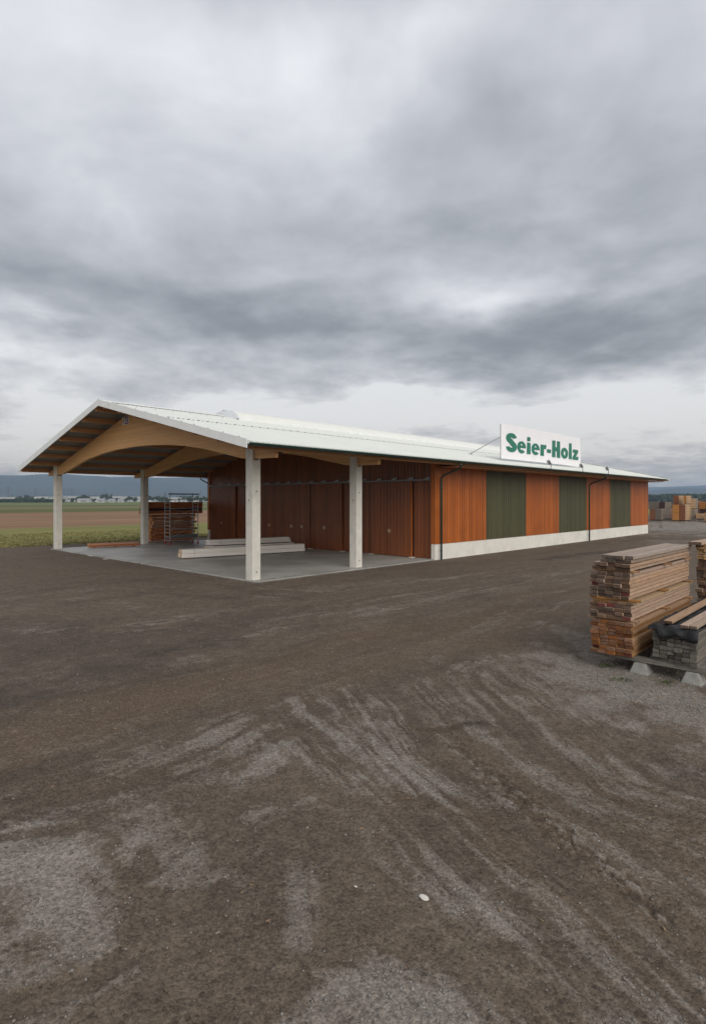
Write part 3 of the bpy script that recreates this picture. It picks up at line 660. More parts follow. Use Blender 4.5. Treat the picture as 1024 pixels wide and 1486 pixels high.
c = MB(); c.box((5.68, MID-hw-.06, roofz(MID-hw)-.05), (45.22, MID-hw-.002, roofz(MID-hw)+.16)); c.box((5.68, MID+hw+.002, roofz(MID-hw)-.05), (45.22, MID+hw+.06, roofz(MID-hw)+.16)); c.build('curb', MT['white'], sky_l)
MT['x'] = None
s = 6.7
while s < 45:
    r = MB(); r.prism([(MID-(hw+.012)*math.cos(math.pi*k/n), roofz(MID-hw)+.062+.612*math.sin(math.pi*k/n)) for k in range(n+1)], s-.02, s+.02, lambda p, w: (w, p[0], p[1])); r.build('rib', MT['white'], sky_l); s += 2.02

# gutters
for side in (0, 1):
    T = (lambda t: t) if side == 0 else (lambda t: WD-t)
    mb = MB(); n = 8; ro, ri = .105, .092; zc = EAVE_Z-.07
    prof = [(EAVE_T-.03-ro*math.cos(math.pi*k/n), zc-ro*math.sin(math.pi*k/n)) for k in range(n+1)]+[(EAVE_T-.03-ri*math.cos(math.pi*k/n), zc-ri*math.sin(math.pi*k/n)+.002) for k in reversed(range(n+1))]
    mb.prism(prof, -SO+.02, L1+SO-1.1, lambda p, w: (w, T(p[0]), p[1])); P(mb, 'gutter', MT['gutter'])
# downpipes with swan neck
def downpipe(s, side):
    T = (lambda t: t) if side == 0 else (lambda t: WD-t)
    tw = -.62
    pts = [(s-.1, T(EAVE_T-.03), 5.14), (s-.1, T(EAVE_T-.03), 4.96), (s-.07, T(EAVE_T+.12), 4.86), (s-.02, T(tw-.16), 4.52), (s, T(tw-.02), 4.42), (s, T(tw), 4.3), (s, T(tw), -.02)]
    mb = MB(); mb.tube(pts, .052, 12); o = P(mb, 'downpipe', MT['gutter'], smooth=True)
    for z in (.5, 1.6, 2.7, 3.8):
        c = MB(); c.tube([(s, T(tw), z), (s, T(tw), z+.035)], .063, 12); c.box((s-.015, min(T(tw), T(tw+.12)), z+.003), (s+.015, max(T(tw), T(tw+.12)), z+.03)); c.build('clamp', MT['gutter'], o)
for s in (11.9, 31.9): downpipe(s, 0); downpipe(s, 1)

# board walls
def boards(o, d, nrm, L, z0, ztop, pitch=.235, groove=.036, dep=.024, th=.06):
    """o: start (s,t); d: direction; nrm: outward; ztop(x) gives the height"""
    mb = MB(); x = 0
    def pt(x, y, z): return (o[0]+d[0]*x+nrm[0]*y, o[1]+d[1]*x+nrm[1]*y, z)
    mb.poly([pt(0, 0, z0), pt(L, 0, z0), pt(L, 0, ztop(L)), pt(0, 0, ztop(0)), pt(0, -th, z0), pt(L, -th, z0), pt(L, -th, ztop(L)), pt(0, -th, ztop(0))],
            [(0, 1, 2, 3), (5, 4, 7, 6), (1, 5, 6, 2), (4, 0, 3, 7), (4, 5, 1, 0), (3, 2, 6, 7)])
    n = max(1, round(L/pitch)); w = L/n
    for i in range(n):
        a, b = i*w+groove/2, (i+1)*w-groove/2; e = dep*.6
        pts = [pt(a, 0, z0), pt(a+e*.5, dep, z0), pt(b-e*.5, dep, z0), pt(b, 0, z0), pt(a, 0, ztop(a)), pt(a+e*.5, dep, ztop(a)), pt(b-e*.5, dep, ztop(b)), pt(b, 0, ztop(b))]
        mb.poly(pts, [(0, 1, 5, 4), (1, 2, 6, 5), (2, 3, 7, 6), (0, 3, 2, 1), (4, 5, 6, 7)])
    return mb
PL = .84
for side in (0, 1):
    T = (lambda t: t) if side == 0 else (lambda t: WD-t); n_ = -1 if side == 0 else 1
    for k in range(7):
        s0 = L0+5*k; m = MT['orange'] if k % 2 == 0 else MT['green']
        ww = P(boards((s0+.002, T(-.46)), (1, 0), (0, n_), 4.996, PL+.01, lambda x: roofz(-.46)-.16), 'wall_panel', m)
        if side == 0: ww['label'] = 'orange stained board wall panel' if k % 2 == 0 else 'dark green stained board wall panel'
        mb = MB(); a0 = s0 if k else s0-.16
        mb.box((a0+.006, min(T(-.46), T(-.2)), -.05), (s0+4.994, max(T(-.46), T(-.2)), PL)); P(mb, 'plinth', MT['plinth'], bevel=.008)
    # corner board towards the porch
    mb = MB(); mb.box((L0-.16, min(T(-.482), T(-.18)), PL+.01), (L0-.002, max(T(-.482), T(-.18)), roofz(-.46)-.16)); P(mb, 'corner_board', MT['orange'], bevel=.006)
# gable wall behind the porch
GW = L0
mb = MB(); 
def gable(o_s, nx, z0, name, m, ta=-.17, tb=WD+.17):
    g = boards((o_s, ta), (0, 1), (nx, 0), MID-ta, z0, lambda x: roofz(ta+x)-.16); g2 = boards((o_s, MID), (0, 1), (nx, 0), tb-MID, z0, lambda x: roofz(MID+x)-.16)
    g.poly(g2.v, []); b = len(g.v)-len(g2.v); g.f += [tuple(b+i for i in f) for f in g2.f]; g.m += g2.m
    return P(g, name, m)
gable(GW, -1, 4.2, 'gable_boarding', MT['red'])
gable(L1-.02, 1, .0, 'gable_boarding', MT['orange'])
def gpanel(t0, t1, s, name, z0=.07, z1=4.24, handle=None, edge=False):
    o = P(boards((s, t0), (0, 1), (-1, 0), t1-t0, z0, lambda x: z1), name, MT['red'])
    if handle:
        for h in handle:
            mb = MB(); mb.box((s-.055, h-.11, 1.36), (s-.014, h+.11, 1.56)); hh = mb.build('handle', MT['hplate'], o, bevel=.008)
            mb = MB(); mb.box((s-.058, h-.05, 1.41), (s-.0555, h+.05, 1.51)); mb.build('keyhole', MT['galv'], hh)
    if edge:
        mb = MB(); mb.box((s-.03, t0-.05, z0), (s+.06, t0-.002, z1)); mb.build('edge_strip', MT['orange'], o)
    return o
MT['hplate'] = mat('brass_handle_plate', (.42, .26, .12), .4)
F = GW
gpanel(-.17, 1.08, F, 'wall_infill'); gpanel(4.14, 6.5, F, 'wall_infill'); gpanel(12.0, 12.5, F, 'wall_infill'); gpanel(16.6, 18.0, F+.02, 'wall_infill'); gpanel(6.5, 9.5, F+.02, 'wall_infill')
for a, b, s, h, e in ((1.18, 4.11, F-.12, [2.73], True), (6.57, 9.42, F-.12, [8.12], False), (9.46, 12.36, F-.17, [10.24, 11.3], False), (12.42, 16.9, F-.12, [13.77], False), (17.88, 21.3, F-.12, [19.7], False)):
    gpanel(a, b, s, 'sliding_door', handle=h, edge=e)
mb = MB(); mb.box((F+.07, -.1, 0), (F+.1, WD+.1, 4.3)); P(mb, 'interior_shade_backing', MT['dim'])  # near-black sheet behind the doors, its colour stands in for the unlit interior
mb = MB(); mb.box((F-.26, -.12, 4.27), (F-.10, 21.5, 4.345)); rail = P(mb, 'door_rail', MT['railg'])
for k in range(19):
    t = .05+k*1.17; mb = MB(); mb.box((F-.24, t-.1, 4.36), (F-.018, t+.1, 4.40)); mb.box((F-.05, t-.1, 4.40), (F-.018, t+.1, 4.47)); mb.build('rail_bracket', MT['galv'], rail)
# purlin ends at the far gable, eave soffit boards
for side in (0, 1):
    T = (lambda t: t) if side == 0 else (lambda t: WD-t)
    mb = MB(); mb.box((L0+.1, min(T(-1.62), T(-.48)), 4.97), (L1+.5, max(T(-1.62), T(-.48)), 5.0)); P(mb, 'soffit_board', MT['purlin'])
# lamps under the second beam
for t in (6.2, 2.6):
    mb = MB(); mb.box((2.9, t-.15, 5.36+(t-2.6)*.15), (3.5, t+.15, 5.44+(t-2.6)*.15)); mb.tube([(3.2, t, 5.44+(t-2.6)*.15), (3.2, t, roofz(t)-.1)], .012, 6); P(mb, 'ceiling_lamp', MT['darksteel'])
# drips of the door tracks
for t in (1.1, 4.1, 6.5, 9.4, 12.4):
    mb = MB(); mb.box((F-.3, t-.12, .045), (F-.02, t+.12, .068)); P(mb, 'floor_guide', MT['plinth'])

# ------------------------------------------------------------------ sign
sg = empty('roof_sign', W(19.33, 0, 0), TH, label='big white sign board reading Seier-Holz in green letters on the roof edge', cat='sign')
SW, Z0, Z1 = 12.27, 5.87, 8.10
mb = MB(); mb.box((0, -.03, Z0), (SW, .03, Z1)); mb.build('board', MT['sign'], sg, bevel=.006)
for x in (.02, 4.1, 8.2, 12.2):
    mb = MB(); mb.tube([(x, .06, roofz(0)), (x, .06, Z1-.05)], .035, 8); mb.tube([(x, .06, 7.25), (x, 2.3, roofz(2.3)+.02)], .03, 8); mb.box((x-.1, 2.2, roofz(2.3)-.04), (x+.1, 2.4, roofz(2.3)+.03)); mb.build('strut', MT['galv'], sg)
def letter_shapes():
    """outlines (outer, holes) of the heavy soft letters, cap height 1"""
    def arc(cx, cy, rx, ry, a0, a1, n=16): return [(cx+rx*math.cos(R(a0+(a1-a0)*k/n)), cy+ry*math.sin(R(a0+(a1-a0)*k/n))) for k in range(n+1)]
    def ribbon(pts, ws):
        out = []; inn = []
        for i, (x, y) in enumerate(pts):
            a = pts[max(i-1, 0)]; b = pts[min(i+1, len(pts)-1)]; dx, dy = b[0]-a[0], b[1]-a[1]; l = math.hypot(dx, dy); nx, ny = -dy/l, dx/l
            w = ws[0]+(ws[1]-ws[0])*(1-abs(2*i/(len(pts)-1)-1)); out.append((x+nx*w, y+ny*w)); inn.append((x-nx*w, y-ny*w))
        return out+inn[::-1]
    L = {}
    spine = arc(.345, .73, .19, .155, 8, 90, 8)+arc(.32, .73, .19, .155, 90, 255, 14)[1:]+arc(.33, .28, .19, .17, 72, -88, 14)+arc(.30, .28, .20, .17, -92, -176, 8)
    L['S'] = (.64, [(ribbon(spine, (.105, .135)), [])])
    L['e'] = (.56, [(arc(.28, .32, .27, .33, -4, 318, 34)+[(.35, .17)]+arc(.29, .30, .13, .13, -60, -150, 7)+[(.20, .29)], [arc(.285, .42, .075, .10, 0, 180, 10)])])
    L['i'] = (.30, [([(.03, 0), (.27, 0), (.26, .62), (.05, .64)], []), ([(.05, .73), (.25, .73), (.26, .93), (.06, .95)], [])])
    L['r'] = (.44, [([(.03, 0), (.27, 0), (.26, .36), (.32, .43), (.41, .40), (.45, .62), (.36, .66), (.27, .58), (.25, .64), (.04, .63)], [])])
    L['-'] = (.34, [([(.03, .22), (.31, .22), (.31, .42), (.03, .42)], [])])
    L['H'] = (.68, [([(.03, 0), (.28, 0), (.27, .37), (.41, .37), (.40, 0), (.65, 0), (.63, 1), (.40, .98), (.41, .61), (.27, .61), (.28, 1), (.05, .98)], [])])
    L['o'] = (.58, [(arc(.29, .32, .28, .335, 0, 350, 30), [arc(.29, .32, .085, .14, 0, 340, 16)])])
    L['l'] = (.30, [([(.03, 0), (.27, 0), (.25, 1), (.05, .98)], [])])
    L['z'] = (.52, [([(.02, 0), (.49, 0), (.51, .22), (.28, .19), (.49, .50), (.47, .64), (.05, .64), (.03, .43), (.22, .45), (.01, .13)], [])])
    return L
def sign_letters():
    L = letter_shapes(); word = 'Seier-Holz'; x = 0; pos = []
    for c in word: pos.append(x); x += L[c][0]+.035
    tot = x-.035; k = (SW-.95)/tot; kz = 1.22
    for c, x0 in zip(word, pos):
        cu = bpy.data.curves.new('l', 'CURVE'); cu.dimensions = '2D'; cu.fill_mode = 'BOTH'; cu.extrude = .02
        for outer, holes in L[c][1]:
            for ring in [outer]+holes:
                sp = cu.splines.new('POLY'); sp.points.add(len(ring)-1); sp.use_cyclic_u = True
                for p, (a, b) in zip(sp.points, ring): p.co = (.52+(x0+a)*k, Z0+.48+b*kz, 0, 1)
        to = bpy.data.objects.new('l', cu); COL.objects.link(to); bpy.context.view_layer.update()
        me = bpy.data.meshes.new_from_object(to.evaluated_get(bpy.context.evaluated_depsgraph_get())); bpy.data.objects.remove(to)
        for v in me.vertices: v.co = Vector((v.co.x, -.047-v.co.z, v.co.y))
        me.materials.clear(); me.materials.append(MT['letter'])
        bm = bmesh.new(); bm.from_mesh(me); bmesh.ops.recalc_face_normals(bm, faces=bm.faces); bm.to_mesh(me); bm.free()
        o = bpy.data.objects.new('letter', me); COL.objects.link(o); o.parent = sg
sign_letters()

# floodlights on the gutter
def floodlight(s, label):
    e = empty('floodlight', W(s, -1.97, 5.1), TH, label=label, cat='floodlight', group='floodlights below the roof sign')
    mb = MB(); mb.tube([(-.25, -.02, -.02), (0, -.02, -.02), (0, -.03, .1), (0, -.03, .42), (-.06, 0, .5)], .022, 8); mb.build('arm', MT['darksteel'], e)
    M_ = Matrix.Translation((-.14, .03, .55)) @ Matrix.Rotation(R(35), 4, 'Y') @ Matrix.Rotation(R(-30), 4, 'X')
    mb = MB(); mb.box((-.2, -.1, -.05), (.17, .1, .05), M=M_); h = mb.build('lamp_head', MT['galv'], e, bevel=.015)
    mb = MB(); mb.box((-.17, -.08, .051), (.14, .08, .056), M=M_); mb.build('lens', MT['poly'], h)
floodlight(22.1, 'small grey floodlight on the gutter under the letters of the sign, left one of three')
floodlight(27.2, 'small grey floodlight on the gutter at the right end of the sign board')
floodlight(32.1, 'small grey floodlight on the gutter right of the sign, beside the second downpipe')
# ------------------------------------------------------------------ lumber
def wood(name, c, c2, rnd=.18, end=False):
    return mat(name, c, .75, spec=.25, col2=c2, vscale=1.0, stretch=((3, 40, 40) if not end else (40, 40, 60)), rnd=rnd, rnd_hue=.25, bump=.3, bscale=3)
WD_ = {
 'grey': (wood('weathered_side', (.40, .31, .24), (.26, .20, .16)), wood('weathered_end', (.155, .12, .095), (.065, .05, .04), .35, True)),
 'pink': (wood('pinkish_side', (.54, .385, .28), (.36, .24, .165)), wood('brown_end', (.18, .115, .08), (.07, .046, .034), .35, True)),
 'yellow': (wood('yellow_side', (.50, .31, .13), (.38, .24, .11)), wood('tan_end', (.26, .135, .06), (.12, .07, .04), .35, True)),
 'tan': (wood('tan_side', (.42, .225, .095), (.29, .15, .06)), wood('orange_end', (.30, .125, .052), (.10, .045, .024), .35, True)),
 'old': (wood('old_grey_side', (.20, .18, .155), (.115, .10, .085)), wood('old_grey_end', (.16, .145, .125), (.06, .055, .048), .4, True)),
 'fresh': (wood('fresh_side', (.58, .44, .29), (.46, .33, .20)), wood('fresh_end', (.50, .34, .18), (.38, .24, .12), .2, True)),
 'red': (wood('red_brown_side', (.48, .19, .08), (.28, .10, .042)), wood('red_brown_end', (.72, .34, .13), (.48, .19, .07), .2, True)),
}
redp = mat('red_end_paint', (.13, .028, .024), .7, var=.5, vscale=30, rnd=.2)
_pm = {}
def plank_mesh(kind, L, w, h, red=False):
    k = (kind, L, w, h, red)
    if k not in _pm:
        c = .003; mb = MB()
        prof = [(-w/2+c, 0), (w/2-c, 0), (w/2, c), (w/2, h-c), (w/2-c, h), (-w/2+c, h), (-w/2, h-c), (-w/2, c)]
        mb.prism(prof, 0, L, lambda p, x: (x, p[0], p[1])); mb.m[-1] = 1; mb.m[-2] = 1
        a, b = WD_[kind]; me = mb.build('plank', [a, redp if red else b]).data
        o = [o for o in COL.objects if o.data == me][0]; bpy.data.objects.remove(o); _pm[k] = me
    return _pm[k]
def plank(kind, s, t, z, L, w, h, label, group, rz=0, ry=0, red=False, name='plank', cat='plank'):
    o = bpy.data.objects.new(name, plank_mesh(kind, L, w, h, red)); COL.objects.link(o)
    o.location = W(s, t, z); o.rotation_euler = (0, ry, TH+rz); tag(o, label, cat, group); return o
rnd = random.Random(5)
def layers(kind, s0, tr, z, L, ncol, w, h, n, label, group, jit=.03, shift=0, missing=0, redp_=.0, lat=0):
    for i in range(n):
        off = rnd.uniform(-lat, lat)
        for j in range(ncol):
            if j == ncol-1 and rnd.random() < missing: continue
            t = tr+shift+off+rnd.uniform(-.004, .004)+(j+.5)*w
            plank(kind, s0+rnd.uniform(-jit, jit)+(rnd.choice((-.05, .05)) if rnd.random() < .12 else 0), t, z+i*h, L, w-rnd.choice((.004, .007, .012)), h-rnd.choice((.007, .010, .013)), label, group, rz=rnd.uniform(-.0015, .0015), red=rnd.random() < redp_)
    return z+n*h
def spacers(z, tr, w, ss, label, group, hgt=.035):
    for s in ss: 
        mbL = plank_mesh('tan', w+.16, .09, hgt)
        o = bpy.data.objects.new('spacer_board', mbL); COL.objects.link(o); o.location = W(s, tr-.09+rnd.uniform(-.03, .03), z); o.rotation_euler = (0, 0, TH+math.pi/2+rnd.uniform(-.04, .04)); tag(o, label, 'spacer board', group)
    return z+hgt
s1, t1_ = -2.46, -14.92
PW, PH = .150, .0708
z = .30
z = layers('tan', s1, t1_, z, 4.05, 5, PW, PH, 9, 'orange tan plank in the lowest bundle of the tall stack nearest the camera', 'orange tan planks at the bottom of the tall stack', .035, redp_=.06, lat=.02)
z = spacers(z, t1_, .75, (s1+.12, s1+2.0, s1+3.8), 'short crosswise board on the lowest bundle of the tall stack', 'crosswise spacer boards low in the tall stack')
z = layers('pink', s1, t1_, z, 4.0, 5, PW, PH, 4, 'pinkish plank in the second bundle from the bottom of the tall stack', 'pinkish planks low in the tall stack', .03, shift=.02, redp_=.10, lat=.012)
z = layers('yellow', s1+.02, t1_, z, 4.0, 5, PW, PH*.85, 1, 'yellow plank in the thin bright layer halfway up the tall stack', 'yellow planks halfway up the tall stack', .03, shift=-.02)
z = spacers(z, t1_, .72, (s1+.1, s1+1.9, s1+3.8), 'short crosswise board on the yellow layer of the tall stack', 'crosswise spacer boards halfway up the tall stack')
z = layers('pink', s1, t1_, z, 4.0, 5, PW*.96, PH, 7, 'pinkish beige plank in the third bundle from the bottom of the tall stack', 'pinkish beige planks in the upper half of the tall stack', .03, shift=.05, redp_=.04, lat=.012)
z = spacers(z, t1_, .70, (s1+.15, s1+2.1, s1+3.7), 'short crosswise board under the top bundle of the tall stack', 'crosswise spacer boards under the top bundle')
z = layers('pink', s1, t1_, z, 4.0, 5, PW*.95, PH, 2, 'brownish plank in the lower rows of the top bundle of the tall stack', 'brownish planks in the top bundle of the tall stack', .04, shift=.03, lat=.02)
z = layers('grey', s1+.02, t1_, z, 4.0, 4, PW*.95, PH, 2, 'grey weathered plank on the top of the tall stack', 'grey weathered planks on the tall stack', .05, shift=.03, lat=.03)
ZT = z
# stack behind it
s2, t2 = 1.78, -15.75
z = .28
z = layers('pink', s2, t2, z, 3.8, 5, .155, .085, 18, 'brown ended plank in the lower part of the stack behind the tall stack', 'brown ended planks in the stack behind', .05, lat=.02)
z = layers('fresh', s2, t2, z, 3.8, 5, .155, .06, 6, 'fresh yellow plank in the upper part of the stack behind the tall stack', 'fresh yellow planks in the stack behind', .05, lat=.015)
plank('pink', s2-.45, t2+.70, z, 4.4, .26, .065, 'long wide pale plank with a dark end on top of the stack behind', None, rz=-.02)
plank('old', s2-.1, t2+.72, z-.07, 1.2, .1, .06, 'short dark plank end just below the long wide pale plank', None, rz=-.02)
plank('fresh', s2-.1, t2+.3, z, 4.2, .2, .05, 'pale fresh plank lying second on top of the stack behind', None, rz=.03)
# low stack under the black sheet
s3, t3 = -2.31, -15.93
z = .29
z = layers('old', s3, t3, z, 4.0, 6, .118, .075, 8, 'old grey plank in the low stack under the black sheet', 'old grey planks in the low stack', .035, lat=.008)
Z3 = z
def tarp():
    mb = MB(); NX, NY = 60, 30; Lx = 4.1; Wy = .80; drop = .19
    pts = []; 
    for i in range(NX+1):
        for j in range(NY+1):
            u = i/NX; v = j/NY; 
            x = u*(Lx+drop)-drop; y = t3-.03+v*Wy
            wob = .03*vn(x*14, v*13)+.012*math.sin(x*9+v*11)+.010*math.sin(v*23+x*3)+.014*vn(x*5, v*6)
            if x < 0:
                low = .42+.58*abs(math.sin(v*5.2+.9))**.7; d = -x*low
                if v > .78: d *= .35
                pts.append(W(s3-.055-.02*math.sin(v*19)-abs(x)*.10, y, Z3+.02-d+wob*.4) )
            else:
                pts.append(W(s3+x-.05, y, Z3+.026+wob*.8+(.03*math.exp(-((x-.1)/.15)**2)*abs(math.sin(v*9)))))
    f = [(i*(NY+1)+j, (i+1)*(NY+1)+j, (i+1)*(NY+1)+j+1, i*(NY+1)+j+1) for i in range(NX) for j in range(NY)]
    mb.poly(pts, f); o = mb.build('plastic_sheet', mat('black_plastic', (.012, .013, .015), .55, spec=.4, bump=1.0, bscale=22), smooth=True)
    md = o.modifiers.new('thick', 'SOLIDIFY'); md.thickness = .004
    tag(o, 'torn black plastic sheet draped over the top of the low grey stack', 'plastic sheet')
def vn(x, y): return float(vnoise(np.array([x]), np.array([y]), 5)[0])-.5
tarp()
plank('pink', s3+.22, t3+.52, Z3+.06, 3.9, .15, .045, 'pale plank lying alone on the black sheet, left of two lying side by side', None, rz=.01)
plank('pink', s3-.02, t3+.20, Z3+.06, 4.0, .13, .05, 'pale pinkish plank on the black sheet between a lone pale plank and a grey one', None, rz=.0)
plank('grey', s3-.0, t3+.06, Z3+.06, 4.0, .11, .05, 'grey weathered plank beside the pale front one on the black sheet', None, rz=.0)
# bearers and concrete feet under the stacks
for i, s in enumerate((-2.22, -1.15, 1.25)):
    o = bpy.data.objects.new('bearer', plank_mesh('old', 2.1, .14, .085)); COL.objects.link(o); o.location = W(s, -16.15, .205); o.rotation_euler = (0, 0, TH+math.pi/2)
    tag(o, ['grey square timber bearer lying on concrete feet at the front of the stacks', 'grey timber bearer under the middle of the stacks', 'grey timber bearer under the far end of the stacks'][i], 'bearer', 'bearers under the lumber stacks')
    for t, nm in ((-15.0, 'left'), (-15.86, 'right')):
        mb = MB(); a, b, h = .17, .10, .205
        mb.poly([(-a, -a, 0), (a, -a, 0), (a, a, 0), (-a, a, 0), (-b, -b, h), (b, -b, h), (b, b, h), (-b, b, h)], [(3, 2, 1, 0), (4, 5, 6, 7), (0, 1, 5, 4), (1, 2, 6, 5), (2, 3, 7, 6), (3, 0, 4, 7)])
        f = mb.build('concrete_foot', MT['foot'] if 'foot' in MT else MT.setdefault('foot', mat('rough_concrete', (.26, .26, .24), .9, var=.2, vscale=8, bump=.5, bscale=40)), bevel=.02)
        f.location = W(s, t, -.01); f.rotation_euler = (0, 0, TH+rnd.uniform(-.1, .1))
        tag(f, 'tapered concrete block holding the %s end of the %s bearer' % (nm, ['front', 'middle', 'far'][i]) if nm != 'middle' else 'tapered concrete block under the middle of the %s bearer' % ['front', 'middle', 'far'][i], 'concrete block', 'concrete feet under the lumber stacks')
for t in (-14.3, -15.7):
    for s in (2.2, 5.2):
        o = bpy.data.objects.new('bearer', plank_mesh('old', 1.1, .16, .26)); COL.objects.link(o); o.location = W(s, -15.9 if t == -15.7 else -15.2, .0); o.rotation_euler = (0, 0, TH+math.pi/2)
        if t == -14.3: bpy.data.objects.remove(o); continue
        tag(o, 'thick timber under the %s end of the stack behind' % ('near' if s < 3 else 'far'), 'bearer')

# loose timber on the slab
def beam_bundle(name, X0, X1, t0, t1, wth, z0, hgt, mats, label, cat, n=2, group=None, wrap=True):
    a = W(X0, t0, z0); b = W(X1, t1, z0); d = (b-a); L = d.length; rz = math.atan2(d.y, d.x)
    e = empty(name, a, rz, label=label, cat=cat, group=group)
    w = wth/n
    for i in range(n):
        for q in range(2):
            mb = MB(); mb.box((rnd.uniform(0, .06), -wth/2+i*w+.004+q*.006, q*hgt/2+(.006 if q else 0)), (L-rnd.uniform(0, .25), -wth/2+(i+1)*w-.004, (q+1)*hgt/2-.004), {'-x': 1, '+x': 1}); mb.build('beam', mats, e, bevel=.006)
    for x in (.4, L*.5, L-.5):
        mb = MB(); mb.box((x, -wth/2-.03, -.06), (x+.1, wth/2+.03, -.001)); mb.build('bearer', WD_['tan'][0], e)
        if wrap:
            mb = MB(); mb.box((x+.3, -wth/2-.003, -.003), (x+.32, wth/2+.003, hgt+.003)); mb.build('strap', MT['galv'], e)
    return e
wwrap = mat('white_primed_timber', (.80, .755, .71), .6, var=.06, vscale=1.5, stretch=(.4, 4, 4)); oend = mat('orange_timber_end', (.50, .27, .10), .6, col2=(.72, .58, .42), vscale=9)
beam_bundle('white_beam_bundle', 2.28, 9.9, 9.62, 8.15, .64, .105, .44, [wwrap, oend], 'long white primed beams with orange ends in the front pile on the concrete slab', 'beam bundle', 3)
beam_bundle('white_beam_bundle', 5.05, 10.9, 11.5, 10.3, .74, .105, .36, [wwrap, oend], 'white beams stacked lowest in the rear pile before the doors', 'beam bundle', 3)
beam_bundle('white_beam_bundle', 5.15, 10.6, 11.48, 10.36, .70, .53, .30, [wwrap, wwrap], 'white beams lying on top of the rear pile before the doors', 'beam bundle', 3)
beam_bundle('brown_beam_pair', 1.7, 5.0, 20.4, 19.7, .5, .1, .24, list(WD_['red']), 'low pair of red brown beams on the slab between the two left columns', 'beam bundle', 2, wrap=False)
# timber pile beyond the porch
G_ = 'layers of red brown beams in the pile behind the scaffold'
zz = .12
for k in range(8):
    h = .21; a = 7.0+rnd.uniform(-.12, .1); b = 10.6+rnd.uniform(-.1, .1)
    e = empty('timber_bundle', W(a, 21.95, zz), TH, label='layer of red brown beams in the lower pile behind the scaffold tower', cat='timber bundle', group=G_)
    for j in range(4):
        mb = MB(); mb.box((rnd.uniform(-.05, .05), j*.23, 0), (b-a+rnd.uniform(-.1, .1), j*.23+.22, h), {'-x': 1, '+x': 1}); mb.build('beam', list(WD_['red']), e)
    for x in (.2, 1.7, 3.1):
        mb = MB(); mb.box((x, -.1, -.045), (x+.08, 1.0, -.002)); mb.build('bearer', WD_['fresh'][0], e)
    zz += h+.047
for a, b, h, lb in ((6.35, 11.2, .24, 'long layer of red brown beams just below the black sheet on the rear pile'), (6.5, 11.25, .46, 'thick topmost layer of red brown beams on the rear pile')):
    if h > .3:
        mb = MB(); mb.box((0, -.04, 0), (4.7, 1.06, .17)); o = mb.build('dark_cover_sheet', mat('dark_sheet', (.02, .02, .022), .6, bump=.6, bscale=5), bevel=.03); o.location = W(6.5, 21.9, zz); o.rotation_euler = (0, 0, TH); tag(o, 'black folded sheet between the two top layers of the rear timber pile', 'plastic sheet'); zz += .18
    e = empty('timber_bundle', W(a, 21.9, zz), TH, label=lb, cat='timber bundle')
    for j in range(4):
        mb = MB(); mb.box((rnd.uniform(-.05, .05), j*.25, 0), (b-a+rnd.uniform(-.1, .1), j*.25+.24, h), {'-x': 1, '+x': 1}); mb.build('beam', list(WD_['red']), e)
    zz += h+.01
# scaffold tower
def scaffold():
    e = empty('scaffold_tower', (-12.76, 40.17, .045), TH, label='rolling aluminium scaffold tower standing before the red brown timber pile', cat='scaffold')
    Lx, Wy, H = 2.2, .72, 3.1
    mr = mat('scaffold_aluminium', (.36, .36, .36), .5, metal=.3); rubber = mat('red_castor', (.28, .03, .03), .5)
    for i, x in enumerate((0, Lx)):
        mb = MB()
        for y in (0, Wy): mb.tube([(x, y, .2), (x, y, H+.55 if y == 0 else H+.6)], .028, 8)
        k = .35
        while k < H: mb.tube([(x, 0, k), (x, Wy, k)], .018, 6); k += .26
        mb.build('ladder_frame', mr, e)
        for y in (0, Wy):
            c = MB(); c.tube([(x, y, .16), (x, y, .3)], .035, 8); c.tube([(x-.03, y, .085), (x+.03, y, .085)], .085, 12); c.build('castor', rubber, e)
    for z in (2.58, 2.05, 1.62, 1.12):
        for y in (0, Wy): mb = MB(); mb.tube([(0, y, z), (Lx, y, z)], .022, 6); mb.build('rail', mr, e)
    mb = MB(); mb.tube([(-.1, 0, 3.6), (Lx+.05, 0, 3.6)], .04, 8); mb.build('guard_rail', MT['darksteel'], e)
    mb = MB(); mb.tube([(0, Wy, 3.2), (Lx, Wy, 3.2)], .02, 8); mb.build('guard_rail', mr, e)
    for a, b in (((0, 0, 2.58), (Lx, 0, 2.0)), ((0, 0, 2.0), (Lx, 0, 2.56)), ((.0, 0, .5), (Lx*.6, 0, 1.12))): mb = MB(); mb.tube([a, b], .016, 6); mb.build('brace', mr, e)
    mb = MB(); mb.box((.05, .04, .48), (Lx-.02, Wy-.04, .54)); mb.box((.05, .0, .54), (Lx, .025, .74)); mb.build('platform', mat('grey_platform', (.13, .14, .15), .6), e)
scaffold()

# small things on the ground
def stone_thing(loc, r, m, label, seed, flat=.45, name='stone'):
    bm = bmesh.new(); bmesh.ops.create_icosphere(bm, subdivisions=2, radius=1); rr = random.Random(seed)
    for v in bm.verts: v.co = Vector((v.co.x*r*(1.25+rr.uniform(-.08, .08)), v.co.y*r*(.75+rr.uniform(-.08, .08)), v.co.z*r*flat))
    me = bpy.data.meshes.new(name); bm.to_mesh(me); bm.free(); me.materials.append(m); o = bpy.data.objects.new(name, me); COL.objects.link(o); o.location = loc; o.rotation_euler = (0, 0, -.7); tag(o, label, 'stone'); return o
palest = mat('pale_stone', (.62, .60, .55), .8, var=.12, vscale=30)
stone_thing((.566, 4.587, .02), .036, palest, 'pale flat white stone lying alone on the bare foreground dirt', 3)
stone_thing((.023, 4.73, .012), .012, palest, 'tiny pale pebble to the left of the white stone', 4)

